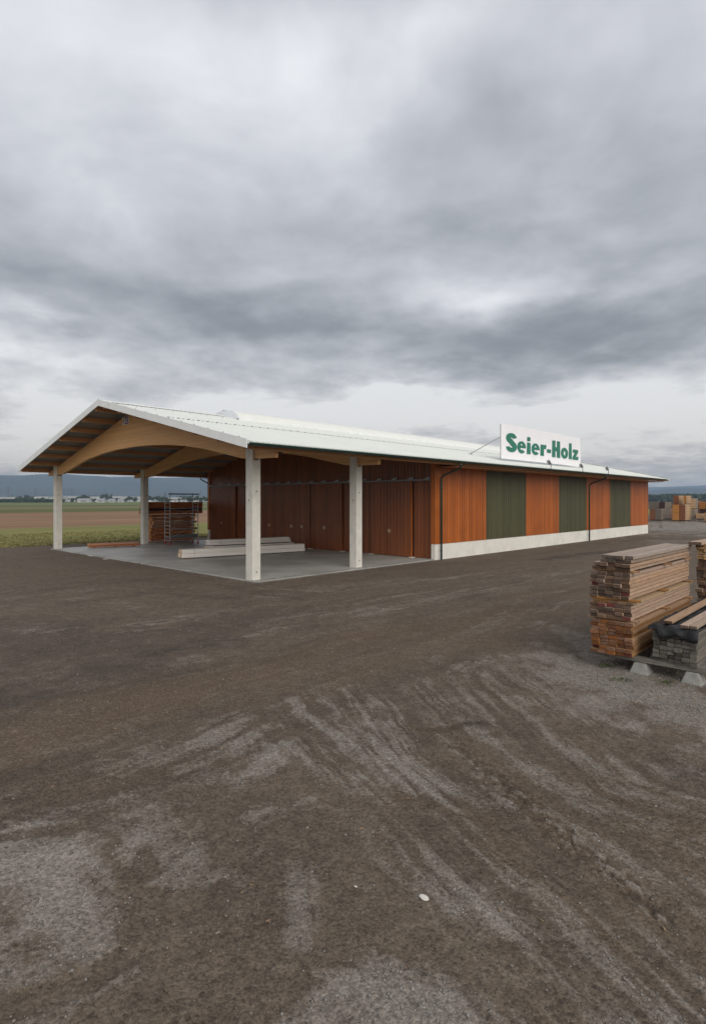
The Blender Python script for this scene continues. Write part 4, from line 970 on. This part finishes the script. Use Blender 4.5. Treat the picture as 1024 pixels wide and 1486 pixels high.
for i, (s, t, w, lb) in enumerate(((-.35, 15.2, .34, 'flat white scrap lying at the slab edge between the left columns'), (-.5, 12.6, .20, 'small white scrap on the gravel just in front of the slab'), (-.15, 9.2, .16, 'little dark offcut at the slab edge before the white beams'))):
    mb = MB(); mb.prism([(0, 0), (w, -.03), (w*1.1, .10), (w*.4, .16), (-.05, .09)], 0, .02, lambda p, z: (p[0], p[1], z)); o = mb.build('scrap', palest if i < 2 else WD_['old'][1]); o.location = W(s, t, .012); o.rotation_euler = (0, 0, -.3+i); tag(o, lb, 'scrap')
def add_quads(name, C, A, B_, m, kind=None, attr=None):
    n = len(C); v = np.stack([C-A-B_, C+A-B_, C+A+B_, C-A+B_], 1).reshape(-1, 3)
    me = bpy.data.meshes.new(name); me.vertices.add(n*4); me.vertices.foreach_set('co', v.astype(np.float32).ravel())
    me.loops.add(n*4); me.loops.foreach_set('vertex_index', np.arange(n*4)); me.polygons.add(n); me.polygons.foreach_set('loop_start', np.arange(n)*4)
    me.update(calc_edges=True); me.materials.append(m)
    o = bpy.data.objects.new(name, me); COL.objects.link(o)
    if kind: tag(o, kind=kind)
    return o
# loose stones
def loose_gravel():
    N_ = 26000
    yy = 3.2*np.exp(RNG.random(N_)*math.log(20/3.2)); xx = (RNG.random(N_)*2-1)*yy*.72
    k = 9000; xx = np.append(xx, RNG.uniform(4.0, 9.5, k)); yy = np.append(yy, RNG.uniform(8.6, 11.5, k))
    # spill along the edges of the slab
    k2 = 3000; ss = np.concatenate([-.12+RNG.normal(-.03, .16, k2//2), RNG.uniform(-.2, 11.9, k2-k2//2)]); tt = np.concatenate([RNG.uniform(-.5, 21.8, k2//2), -.42+RNG.normal(-.03, .16, k2-k2//2)])
    n0 = len(xx); xx = np.append(xx, AX+U.x*ss+V.x*tt); yy = np.append(yy, AY+U.y*ss+V.y*tt)
    G, B, D, H = masks(xx, yy); s_, t_ = (xx-AX)*U.x+(yy-AY)*U.y, (xx-AX)*V.x+(yy-AY)*V.y
    keep = (RNG.random(len(xx)) < .06+G*.94) & (t_ < -1.5); keep[n0:] = True; H[n0:] = np.where((s_[n0:] > -.12) & (t_[n0:] > -.42), .05, 0.0); xx, yy, H, G = xx[keep], yy[keep], H[keep], G[keep]
    n = len(xx); r = .004+.011*RNG.random(n)**3+.002*G; r *= np.clip((yy/5)**.45, 1, 1.7)
    base = np.array([(1, 0, 0), (0, 1, 0), (-1, 0, 0), (0, -1, 0), (0, 0, .8), (0, 0, -.6)], float)
    fc = np.array([(0, 1, 4), (1, 2, 4), (2, 3, 4), (3, 0, 4), (1, 0, 5), (2, 1, 5), (3, 2, 5), (0, 3, 5)])
    a = RNG.random(n)*6.28; P_ = base[None]*(1+RNG.uniform(-.3, .3, (n, 6, 1)))*r[:, None, None]
    x = P_[..., 0]*np.cos(a)[:, None]-P_[..., 1]*np.sin(a)[:, None]; y = P_[..., 0]*np.sin(a)[:, None]+P_[..., 1]*np.cos(a)[:, None]
    v = np.stack([x+xx[:, None], y+yy[:, None], P_[..., 2]+H[:, None]+r[:, None]*.25], -1).reshape(-1, 3)
    f = (fc[None]+np.arange(n)[:, None, None]*6).reshape(-1, 3)
    me = bpy.data.meshes.new('loose_gravel'); me.vertices.add(len(v)); me.vertices.foreach_set('co', v.astype(np.float32).ravel()); me.loops.add(f.size); me.loops.foreach_set('vertex_index', f.ravel())
    me.polygons.add(len(f)); me.polygons.foreach_set('loop_start', np.arange(len(f))*3); me.update(calc_edges=True)
    m = mat('stones', (.32, .30, .275), .85, col2=(.11, .098, .088), vscale=9, det=2); me.materials.append(m)
    o = bpy.data.objects.new('loose_gravel', me); COL.objects.link(o); tag(o, 'loose grey stones scattered over the yard', 'gravel', kind='stuff')
loose_gravel()
def chips():
    n = 420; X = np.concatenate([RNG.uniform(3.2, 7.5, n//2), RNG.normal(0, 5, n-n//2)]); Y = np.concatenate([RNG.uniform(7.5, 11.5, n//2), 4+14*RNG.random(n-n//2)])
    H = masks(X, Y)[3]; a = RNG.random(n)*6.28; l = RNG.uniform(.008, .03, n); w = RNG.uniform(.003, .008, n)
    C = np.stack([X, Y, H+.012], -1); A = np.stack([np.cos(a)*l, np.sin(a)*l, RNG.normal(0, .003, n)], -1); B_ = np.stack([-np.sin(a)*w, np.cos(a)*w, RNG.normal(0, .002, n)], -1)
    o = add_quads('wood_chips', C, A, B_, mat('chip_wood', (.40, .27, .16), .8, col2=(.16, .10, .06), vscale=7), 'stuff'); tag(o, 'small wood chips and splinters scattered over the yard', 'wood chips')
    md = o.modifiers.new('thick', 'SOLIDIFY'); md.thickness = .003
chips()
# grass along the edge of the yard
def grass():
    n = 26000; t = 25.15+RNG.random(n)**1.6*16; s = RNG.uniform(-22, 16, n)
    X = AX+U.x*s+V.x*t; Y = AY+U.y*s+V.y*t
    h = (.03+.07*RNG.random(n)**3)*(.5+1.1*np.clip(fbm(X*.4, Y*.4, 3, 4)+.5, 0, 1)); wv = .02+.03*RNG.random(n); a = RNG.random(n)*3.14
    C = np.stack([X, Y, h*.5], -1); A = np.stack([np.cos(a)*wv, np.sin(a)*wv, 0*a], -1); B_ = np.stack([RNG.normal(0, .03, n), RNG.normal(0, .03, n), h*.5], -1)
    o = add_quads('grass', C, A, B_, mat('grass_blades', (.15, .165, .060), .8, spec=.2, col2=(.27, .22, .10), vscale=.8), 'stuff'); tag(o, 'rough grass and weeds on the field edge beyond the yard', 'grass')
grass()
gm_ = mat('weed_green', (.09, .105, .05), .8, spec=.2, var=.3, vscale=20)
for i, ((x, y), lb) in enumerate((((4.75, 10.15), 'small green weed in the gravel left of the concrete block nearest the camera'), ((5.45, 10.05), 'small green weed in the gravel between the two front concrete blocks'), ((4.82, 11.0), 'sparse pale flowering weed under the front left corner of the tall stack'))):
    n = 34; C = np.stack([RNG.normal(0, .09, n), RNG.normal(0, .05, n), RNG.uniform(.01, .05, n)], -1); a = RNG.random(n)*3.14
    A = np.stack([np.cos(a)*.012, np.sin(a)*.012, RNG.normal(0, .006, n)], -1); B_ = np.stack([RNG.normal(0, .015, n), RNG.normal(0, .015, n), RNG.uniform(.005, .02, n)], -1)
    o = add_quads('weed', C, A, B_, gm_); o.location = (x, y, 0); tag(o, lb, 'weed')

# ------------------------------------------------------------------ far stacks in the yard
F_ = 834.4
def px(x, Y): return (x-512)/F_*Y
wm = {
 'orange': mat('orange_pack_end', (.44, .19, .05), .8, var=.15, vscale=4), 'tan': mat('tan_pack_side', (.40, .24, .12), .8, var=.15, vscale=3),
 'cream': mat('cream_pack', (.50, .33, .19), .8, var=.1, vscale=3), 'brown': mat('brown_pack', (.22, .085, .04), .8, var=.2, vscale=3),
 'grey': mat('grey_pack', (.17, .14, .115), .8, var=.2, vscale=3), 'pale': mat('pale_grey_pack', (.30, .25, .20), .8, var=.12, vscale=3),
 'dark': mat('dark_pack', (.075, .05, .045), .8, var=.3, vscale=3), 'redb': mat('reddish_pack', (.24, .09, .045), .8, var=.2, vscale=3), 'pink': mat('pinkish_pack', (.42, .25, .18), .8, var=.15, vscale=3)}
FARZ = []
def pack(x, ybase, wpx, hpx, Y, ce, cs, label, L=2.6, nl=6, z0=None):
    """one banded pack of sawn boards; x = left end of its end face"""
    w = wpx*Y/F_/1.1; hh = hpx*Y/F_; z = CAMH-(ybase-726.3)*Y/F_ if z0 is None else z0
    e = empty('lumber_pack', (px(x, Y), Y, max(z, .0)), TH, label=label, cat='lumber pack', group='packs of sawn timber across the yard')
    g = .12 if z < .3 else .06; lh = (hh-g)/nl
    mb = MB()
    for i in range(nl): mb.box((0, -w, g+i*lh), (L, 0, g+(i+1)*lh-.035), {'-x': 0, '+x': 0, '-y': 1, '+y': 1, '+z': 1, '-z': 1})
    for i in range(nl-1): mb.box((.04, -w+.03, g+(i+1)*lh-.036), (L-.04, -.03, g+(i+1)*lh+.001), 2, skip=('-z', '+z'))
    mb.build('boards', [wm[ce], wm[cs], wm['dark']], e)
    for s in (.2, L-.4): mb = MB(); mb.box((s, -w, 0), (s+.14, 0, g-.002)); mb.build('bearer', wm['dark'], e)
    for s in (.5, L-.6): mb = MB(); mb.box((s, -w-.008, g-.001), (s+.03, .008, hh-.02)); mb.build('strap', MT['darksteel'], e)
    return e
PK = [
 (942, 755, 8, 16, 91, 'brown', 'grey', 'brown lumber pack on the ground nearest the far corner of the warehouse', 1.6, 7),
 (950, 755, 9, 17, 90.5, 'grey', 'pale', 'grey weathered lumber pack on the ground, second from the warehouse', 1.4, 8),
 (940, 739, 13, 11, 97, 'grey', 'grey', 'grey lumber pack seen above the first two by the warehouse', 3, 4),
 (954, 742, 10, 14, 97, 'dark', 'grey', 'dark lumber pack stacked behind and right of the grey packs', 3, 5),
 (962, 753.5, 10, 16, 93.5, 'pale', 'pink', 'pale grey and pinkish lumber pack with a grey one on it', 1.3, 7),
 (964, 737.5, 9, 9, 93.5, 'pale', 'grey', 'pale grey pack lying on the pinkish pack', 1.3, 4),
 (975, 756, 9, 24, 89, 'orange', 'orange', 'tall bright orange lumber pack on dark bearers', 1.0, 2),
 (985.5, 756, 8, 24, 88.5, 'brown', 'cream', 'tall brown ended pack with cream side right of the orange one', 2.9, 9),
 (976, 735, 8, 16, 94, 'redb', 'cream', 'red brown pack high up behind the orange pack', 2.9, 6),
 (991, 731, 4, 12, 92, 'orange', 'cream', 'narrow orange and cream pack on top of the tall brown ended pack', 2.9, 4),
 (1002, 753, 6, 15, 90, 'pale', 'pale', 'pale grey striped pack on the ground right of the tall brown ended one', 1.4, 8),
 (1002, 738, 6, 15, 90, 'cream', 'pale', 'whitish striped pack standing on the pale grey striped pack', 1.4, 6),
 (1009, 753.5, 6, 27, 95, 'pink', 'redb', 'tall pinkish brown pack behind the small cream pack', 1.6, 9),
 (1009, 753, 9, 8, 89, 'cream', 'cream', 'small low cream coloured pack on the ground near the right edge', 1.2, 3),
 (1016, 753, 9, 15, 94, 'dark', 'redb', 'dark reddish pack behind the right end of the small cream pack', 3, 6),
 (1014, 739, 9, 11, 94, 'orange', 'brown', 'orange brown pack on top of the dark reddish pack', 3, 4),
 (1021, 757, 9, 13, 86, 'tan', 'cream', 'tan pack cut by the right edge of the photo', 3, 6),
 (1032, 757, 9, 30, 92, 'brown', 'cream', 'tall brown pack just outside the right edge', 3, 9),
 (1046, 757, 9, 22, 92, 'pale', 'pink', 'pale pack further right outside the edge', 3, 7),
]
for p in PK: pack(p[0], p[1], p[2], p[3], p[4], p[5], p[6], p[7], p[8], p[9])

# ------------------------------------------------------------------ distance: trees, halls, pylons, hills
leaf = mat('dark_foliage', (.035, .055, .022), .9, spec=.1, col2=(.065, .085, .030), vscale=.35)
leaf2 = mat('hedge_foliage', (.030, .052, .018), .9, spec=.1, col2=(.055, .085, .028), vscale=.3)
barkm = mat('bark', (.06, .05, .04), .9)
def crown_quads(n, rx, rz, zc, seed, lobes=7):
    g = np.random.default_rng(seed); c = g.normal(0, .42, (lobes, 3))*np.array([rx, rx, rz]); c[0] = 0
    k = g.integers(0, lobes, n); d = g.normal(0, 1, (n, 3)); d /= np.linalg.norm(d, axis=1)[:, None]
    r = (.35+.3*g.random(n))[:, None]*np.array([rx, rx, rz*.8]); C = c[k]+d*r+np.array([0, 0, zc])
    a = g.normal(0, 1, (n, 3)); a /= np.linalg.norm(a, axis=1)[:, None]; b = np.cross(a, g.normal(0, 1, (n, 3))); b /= np.linalg.norm(b, axis=1)[:, None]
    sz = (.28+.3*g.random(n))[:, None]*rx*.28; return C, a*sz, b*sz
def tree(loc, h, wd, seed, label, m=leaf):
    e = empty('tree', loc, label=label, cat='tree', group='trees along the far edge of the fields')
    C, A, B_ = crown_quads(420, wd/2, h*.42, h*.58, seed); o = add_quads('crown', C, A, B_, m); o.parent = e
    mb = MB(); mb.tube([(0, 0, -.2), (.1, 0, h*.3), (0, .1, h*.6)], [h*.03, h*.022, h*.01], 7)
    for q in range(4): a = q*1.6+seed; mb.tube([(0, 0, h*.3+q*.06*h), (math.cos(a)*wd*.22, math.sin(a)*wd*.22, h*.55+q*.06*h)], [h*.012, h*.005], 5)
    mb.build('trunk', barkm, e); return e
TR = [(30, 719, 8, 1250), (38, 718.4, 9, 1230), (46, 719, 8, 1260), (24, 720.5, 6, 1240), (60, 722, 7, 1100), (84, 721.5, 7, 1150), (105, 723.5, 7, 1000), (114, 721, 9, 1010), (121, 719.8, 10, 1020), (128, 721.3, 8, 1000), (137, 723.8, 6, 980),
      (148, 716.5, 6, 1330), (154, 715.6, 7, 1310), (161, 717.5, 7, 1320), (170, 722.8, 6, 1000), (181, 722.5, 7, 1010), (188, 720.2, 7, 1000), (196, 722.8, 7, 990), (215, 720.5, 7, 1000), (221, 719.3, 8, 1010), (228, 719.8, 8, 990), (235, 720.8, 8, 1000), (243, 721.6, 7, 1020), (259, 722.6, 7, 1000), (268, 721.2, 8, 1000), (276, 720.6, 8, 990), (285, 719.8, 9, 1000), (293, 720.6, 8, 1010), (300, 720.2, 8, 1000)]
POS = ['left of the first column', 'between the two left columns', 'behind the scaffold']
for i, (x, yt, wpx, D) in enumerate(TR):
    zt = CAMH+(726.3-yt)*D/F_
    where = 'far left before the white halls' if x < 70 else 'between the two left columns' if x < 200 else 'in the gap over the red brown timber pile'
    j = [t for t in TR if (t[0] < 70) == (x < 70) and (70 <= t[0] < 200) == (70 <= x < 200)]; j.sort(); r_ = j.index((x, yt, wpx, D))+1
    o_ = ['first', 'second', 'third', 'fourth', 'fifth', 'sixth', 'seventh', 'eighth', 'ninth', 'tenth', 'eleventh', 'twelfth', 'thirteenth', 'fourteenth'][r_-1]
    tree((px(x, D), D, 0), zt, wpx*D/F_, i*3+1, 'dark distant tree %s, %s from the left' % (where, o_))
# hedge on the left
def mass(name, x0, x1, D0, D1, h0, h1, n, m, label, seed, sz=1.4):
    g = np.random.default_rng(seed); X = g.uniform(x0, x1, n); Y = g.uniform(D0, D1, n)
    top = h0+(h1-h0)*np.clip(fbm(X*.03, Y*.01, 4, seed)*1.6+.5, 0, 1); Z = g.random(n)**.7*top
    C = np.stack([X, Y, Z], -1); a = g.normal(0, 1, (n, 3)); a /= np.linalg.norm(a, axis=1)[:, None]; b = np.cross(a, g.normal(0, 1, (n, 3))); b /= np.linalg.norm(b, axis=1)[:, None]
    s = (sz*(.6+.8*g.random(n)))[:, None]; o = add_quads(name, C, a*s, b*s, m, 'stuff'); tag(o, label, name.replace('_', ' ')); return o
mass('maize_strip', px(-60, 900), px(68, 900), 880, 960, 4.2, 5.6, 15000, leaf2, 'dark green crop strip at the far left of the fields', 3, .9)
mass('distant_wood', 350, 1150, 1000, 1080, 10, 14.5, 26000, leaf, 'dark belt of wood behind the lumber packs on the right', 4, 2.0)
mass('distant_treeline', -1500, 300, 1750, 1900, 7, 17, 26000, leaf, 'low dark line of trees at the foot of the hills', 5, 2.6)
# halls and houses
hw_ = mat('white_hall_wall', (.50, .50, .48), .7, var=.08, vscale=.05); hg = mat('grey_hall_roof', (.30, .31, .32), .6); rt = mat('brown_house_roof', (.16, .09, .065), .8); wn_ = mat('hall_glazing', (.05, .06, .07), .3)
def hall(x0, x1, yt, D, label, name='industrial_hall', dep=40, roof=hg, pitch=.06, group='white halls at the far side of the fields'):
    X0, X1 = px(x0, D), px(x1, D); w = X1-X0; H = CAMH+(726.3-yt)*D/F_; e = empty(name, (X0, D, 0), label=label, cat='hall' if 'hall' in name else 'house', group=group)
    hr = pitch*dep/2; he = max(H-hr, 2.5)
    mb = MB(); mb.poly([(0, 0, 0), (w, 0, 0), (w, dep, 0), (0, dep, 0), (0, 0, he), (w, 0, he), (w, dep, he), (0, dep, he), (0, dep/2, he+hr-.15), (w, dep/2, he+hr-.15)], [(0, 1, 5, 4), (1, 2, 6, 9, 5), (2, 3, 7, 6), (3, 0, 4, 8, 7)]); mb.build('wall', hw_, e)
    o_ = .6; mb = MB()
    mb.poly([(-o_, -o_, he-.02), (w+o_, -o_, he-.02), (w+o_, dep/2, he+hr), (-o_, dep/2, he+hr), (w+o_, dep+o_, he), (-o_, dep+o_, he), (-o_, -o_, he+.38), (w+o_, -o_, he+.38), (w+o_, dep/2, he+hr+.4), (-o_, dep/2, he+hr+.4), (w+o_, dep+o_, he+.4), (-o_, dep+o_, he+.4)], [(6, 7, 8, 9), (9, 8, 10, 11), (0, 1, 7, 6), (5, 11, 10, 4), (1, 2, 8, 7), (2, 4, 10, 8), (0, 6, 9, 3), (3, 9, 11, 5), (0, 3, 2, 1), (3, 5, 4, 2)]); mb.build('roof', roof, e)
    n = max(1, int(w/14)); 
    for k in range(min(n, 12)):
        a = (k+.3)*w/n; mb = MB(); mb.box((a, -.08, he*.35), (a+w/n*.45, -.003, he*.7)); mb.build('window', wn_, e)
HL = [(-14, 28, 721.0, 1500), (50, 70, 720.2, 1450), (71, 87, 721.5, 1400), (86, 113, 719.8, 1550), (126, 150, 720.4, 1500), (151, 178, 719.8, 1560), (179, 203, 720.4, 1500), (208, 222, 721, 1450), (243, 258, 721.6, 1400), (278, 305, 721, 1500)]
HLn = ['long pale hall at the left edge under the hills', 'white hall just left of the first column', 'low white hall behind the first column', 'wide white hall right of the first column', 'white hall behind the distant house', 'wide white hall under the tall tree group', 'white hall left of the second column', 'white hall behind the second column', 'small white hall over the left part of the timber pile', 'white hall at the edge of the warehouse over the timber pile']
for (a, b, yt, D), lb in zip(HL, HLn): hall(a, b, yt, D, lb)
for a, b, yt, D, lb in ((112, 130, 723.6, 960, 'low white house with grey roof in the field gap'), (140, 151, 724.0, 950, 'small white house right of the low white one'), (158, 166, 724.2, 960, 'tiny pale house under the tall tree group'), (171, 178, 724.3, 955, 'tiny pale house left of the second column'), (251, 257, 722.8, 940, 'small white house above the scaffold'), (263, 270, 725.0, 930, 'white low shed above the right half of the timber pile')):
    hall(a, b, yt, D, lb, 'house', 9, hg, .5, 'small houses at the far side of the fields')
# pylons
def pylon():
    e = empty('pylon', (0, 0, 0), .5); m = mat('pylon_steel', (.10, .105, .11), .6); H = 46
    mb = MB()
    for a, b in ((-1, -1), (1, -1), (1, 1), (-1, 1)): mb.tube([(a*3.4, b*3.4, 0), (a*1.2, b*1.2, H*.55), (a*.3, b*.3, H)], .28, 4)
    z = 0; k = 0
    while z < H-5:
        r0 = 3.4-(2.2*z/(H*.55)) if z < H*.55 else 1.2-.9*(z-H*.55)/(H*.45); z2 = z+4.5; r1 = 3.4-(2.2*z2/(H*.55)) if z2 < H*.55 else 1.2-.9*(z2-H*.55)/(H*.45)
        for sg_ in (-1, 1): mb.tube([(-r0*sg_, -r0, z), (r1*sg_, -r1, z2)], .14, 4); mb.tube([(-r0*sg_, r0, z), (r1*sg_, r1, z2)], .14, 4)
        z = z2
    mb.build('mast', m, e)
    for z, w in ((H*.6, 8), (H*.76, 10.5), (H*.92, 6.5)):
        mb = MB(); mb.tube([(-w, 0, z), (0, 0, z+1.6), (w, 0, z)], .25, 4); mb.tube([(-w, 0, z), (w, 0, z)], .25, 4)
        for sx in (-w, w): mb.tube([(sx, 0, z), (sx, 0, z-2)], .18, 4)
        mb.build('cross_arm', m, e)
    return e
p0 = pylon()
for i, (x, yt, D, lb) in enumerate(((12.5, 705.5, 2000, 'thin lattice pylon near the left edge before the hills'), (52, 708, 2200, 'lattice pylon left of the first column'), (94, 709, 2300, 'lattice pylon right of the first column, left of the trio'), (99.5, 708, 2100, 'lattice pylon in the middle of the trio right of the first column'), (104.5, 708.5, 2200, 'lattice pylon, right one of the trio by the first column'), (153, 709, 2300, 'lattice pylon above the tall tree group'), (291, 711, 2300, 'lattice pylon over the right end of the scaffold'), (247, 713, 2400, 'small lattice pylon over the left ladder of the scaffold'), (1008.7, 713, 2400, 'lonely thin mast above the lumber packs on the right'))):
    o = p0 if i == 0 else copy_tree(p0); o.location = (px(x, D), D, 0); H = CAMH+(726.3-yt)*D/F_; o.scale = (H/46,)*3; o.rotation_euler = (0, 0, .3+i*.35)
    tag(o, lb, 'pylon', 'pylons before the hills')
# hills
def hills(name, R0, R1, R2, prof, seed, m, rough=.06):
    a = np.radians(np.arange(-75, 75.01, .25)); r = np.linspace(R0, R2, 70); RR, AA = np.meshgrid(r, a, indexing='ij')
    X = RR*np.sin(AA); Y = RR*np.cos(AA); tx = np.tan(np.clip(AA, -1.3, 1.3))*F_+512
    xs = [p[0] for p in prof]; ys = [p[1] for p in prof]; el = (726.3-np.interp(tx, xs, ys))/F_*np.cos(AA)
    hmax = el*R1+3; k = sstep(RR, R0, R1)*(1-sstep(RR, R1, R2)*.9)
    rg = np.abs(fbm(AA*26, RR/1600., 4, seed))*1.2
    Z = hmax*k*(1-rg*.35*(1-k)*2*.9)+fbm(X/260, Y/260, 4, seed+5)*hmax*rough*sstep(RR, R0, R0+800)
    v = np.stack([X, Y, Z-1.0*(k < .001)], -1).reshape(-1, 3); nr, na = RR.shape; i = np.arange(nr-1)[:, None]; j = np.arange(na-1)[None]
    q = np.stack([i*na+j, (i+1)*na+j, (i+1)*na+j+1, i*na+j+1], -1).reshape(-1, 4)
    me = bpy.data.meshes.new(name); me.from_pydata(v.tolist(), [], q.tolist()); me.materials.append(m); me.polygons.foreach_set('use_smooth', [True]*len(q)); me.update()
    if me.polygons[0].normal.z < 0: me.flip_normals()
    o = bpy.data.objects.new(name, me); COL.objects.link(o); tag(o, kind='structure')
hm = mat('wooded_hillside', (.030, .045, .024), .95, spec=.05, col2=(.075, .085, .05), vscale=.0018, det=9)
hills('hills', 4200, 6300, 7600, [(-2500, 700), (-400, 696), (-100, 691), (0, 690), (33, 690.2), (65, 688), (94, 687.6), (117, 690), (145, 691), (166, 693), (195, 692.8), (250, 694), (290, 692.3), (330, 695), (500, 704), (800, 712), (940, 712.3), (980, 708.8), (1030, 709.3), (1200, 712), (2000, 706), (3500, 700)], 5, hm)
hills('far_hills', 7600, 9300, 10400, [(-2500, 702), (0, 700), (150, 693), (200, 691.5), (300, 698), (600, 704), (800, 707), (940, 707), (990, 705.4), (1030, 704.2), (1100, 703), (2000, 706), (3500, 700)], 17, hm)

# haze
mb = MB(); mb.box((-11500, -11500, -3), (11500, 11500, 345)); hz = mb.build('haze', []) if False else None
me = bpy.data.meshes.new('haze'); me.from_pydata(mb.v, [], mb.f); me.update(); hz = bpy.data.objects.new('haze', me); COL.objects.link(hz)
bmx = bmesh.new(); bmx.from_mesh(me); bmesh.ops.recalc_face_normals(bmx, faces=bmx.faces); bmx.to_mesh(me); bmx.free()
hmz = bpy.data.materials.new('haze'); hmz.use_nodes = True; nt = hmz.node_tree; nt.nodes.remove(nt.nodes['Principled BSDF'])
pv = nt.nodes.new('ShaderNodeVolumePrincipled'); pv.inputs['Color'].default_value = (.55, .73, 1.0, 1); pv.inputs['Density'].default_value = 1.9e-4; pv.inputs['Anisotropy'].default_value = .2
nt.links.new(pv.outputs[0], nt.nodes['Material Output'].inputs['Volume']); me.materials.append(hmz); tag(hz, kind='stuff')
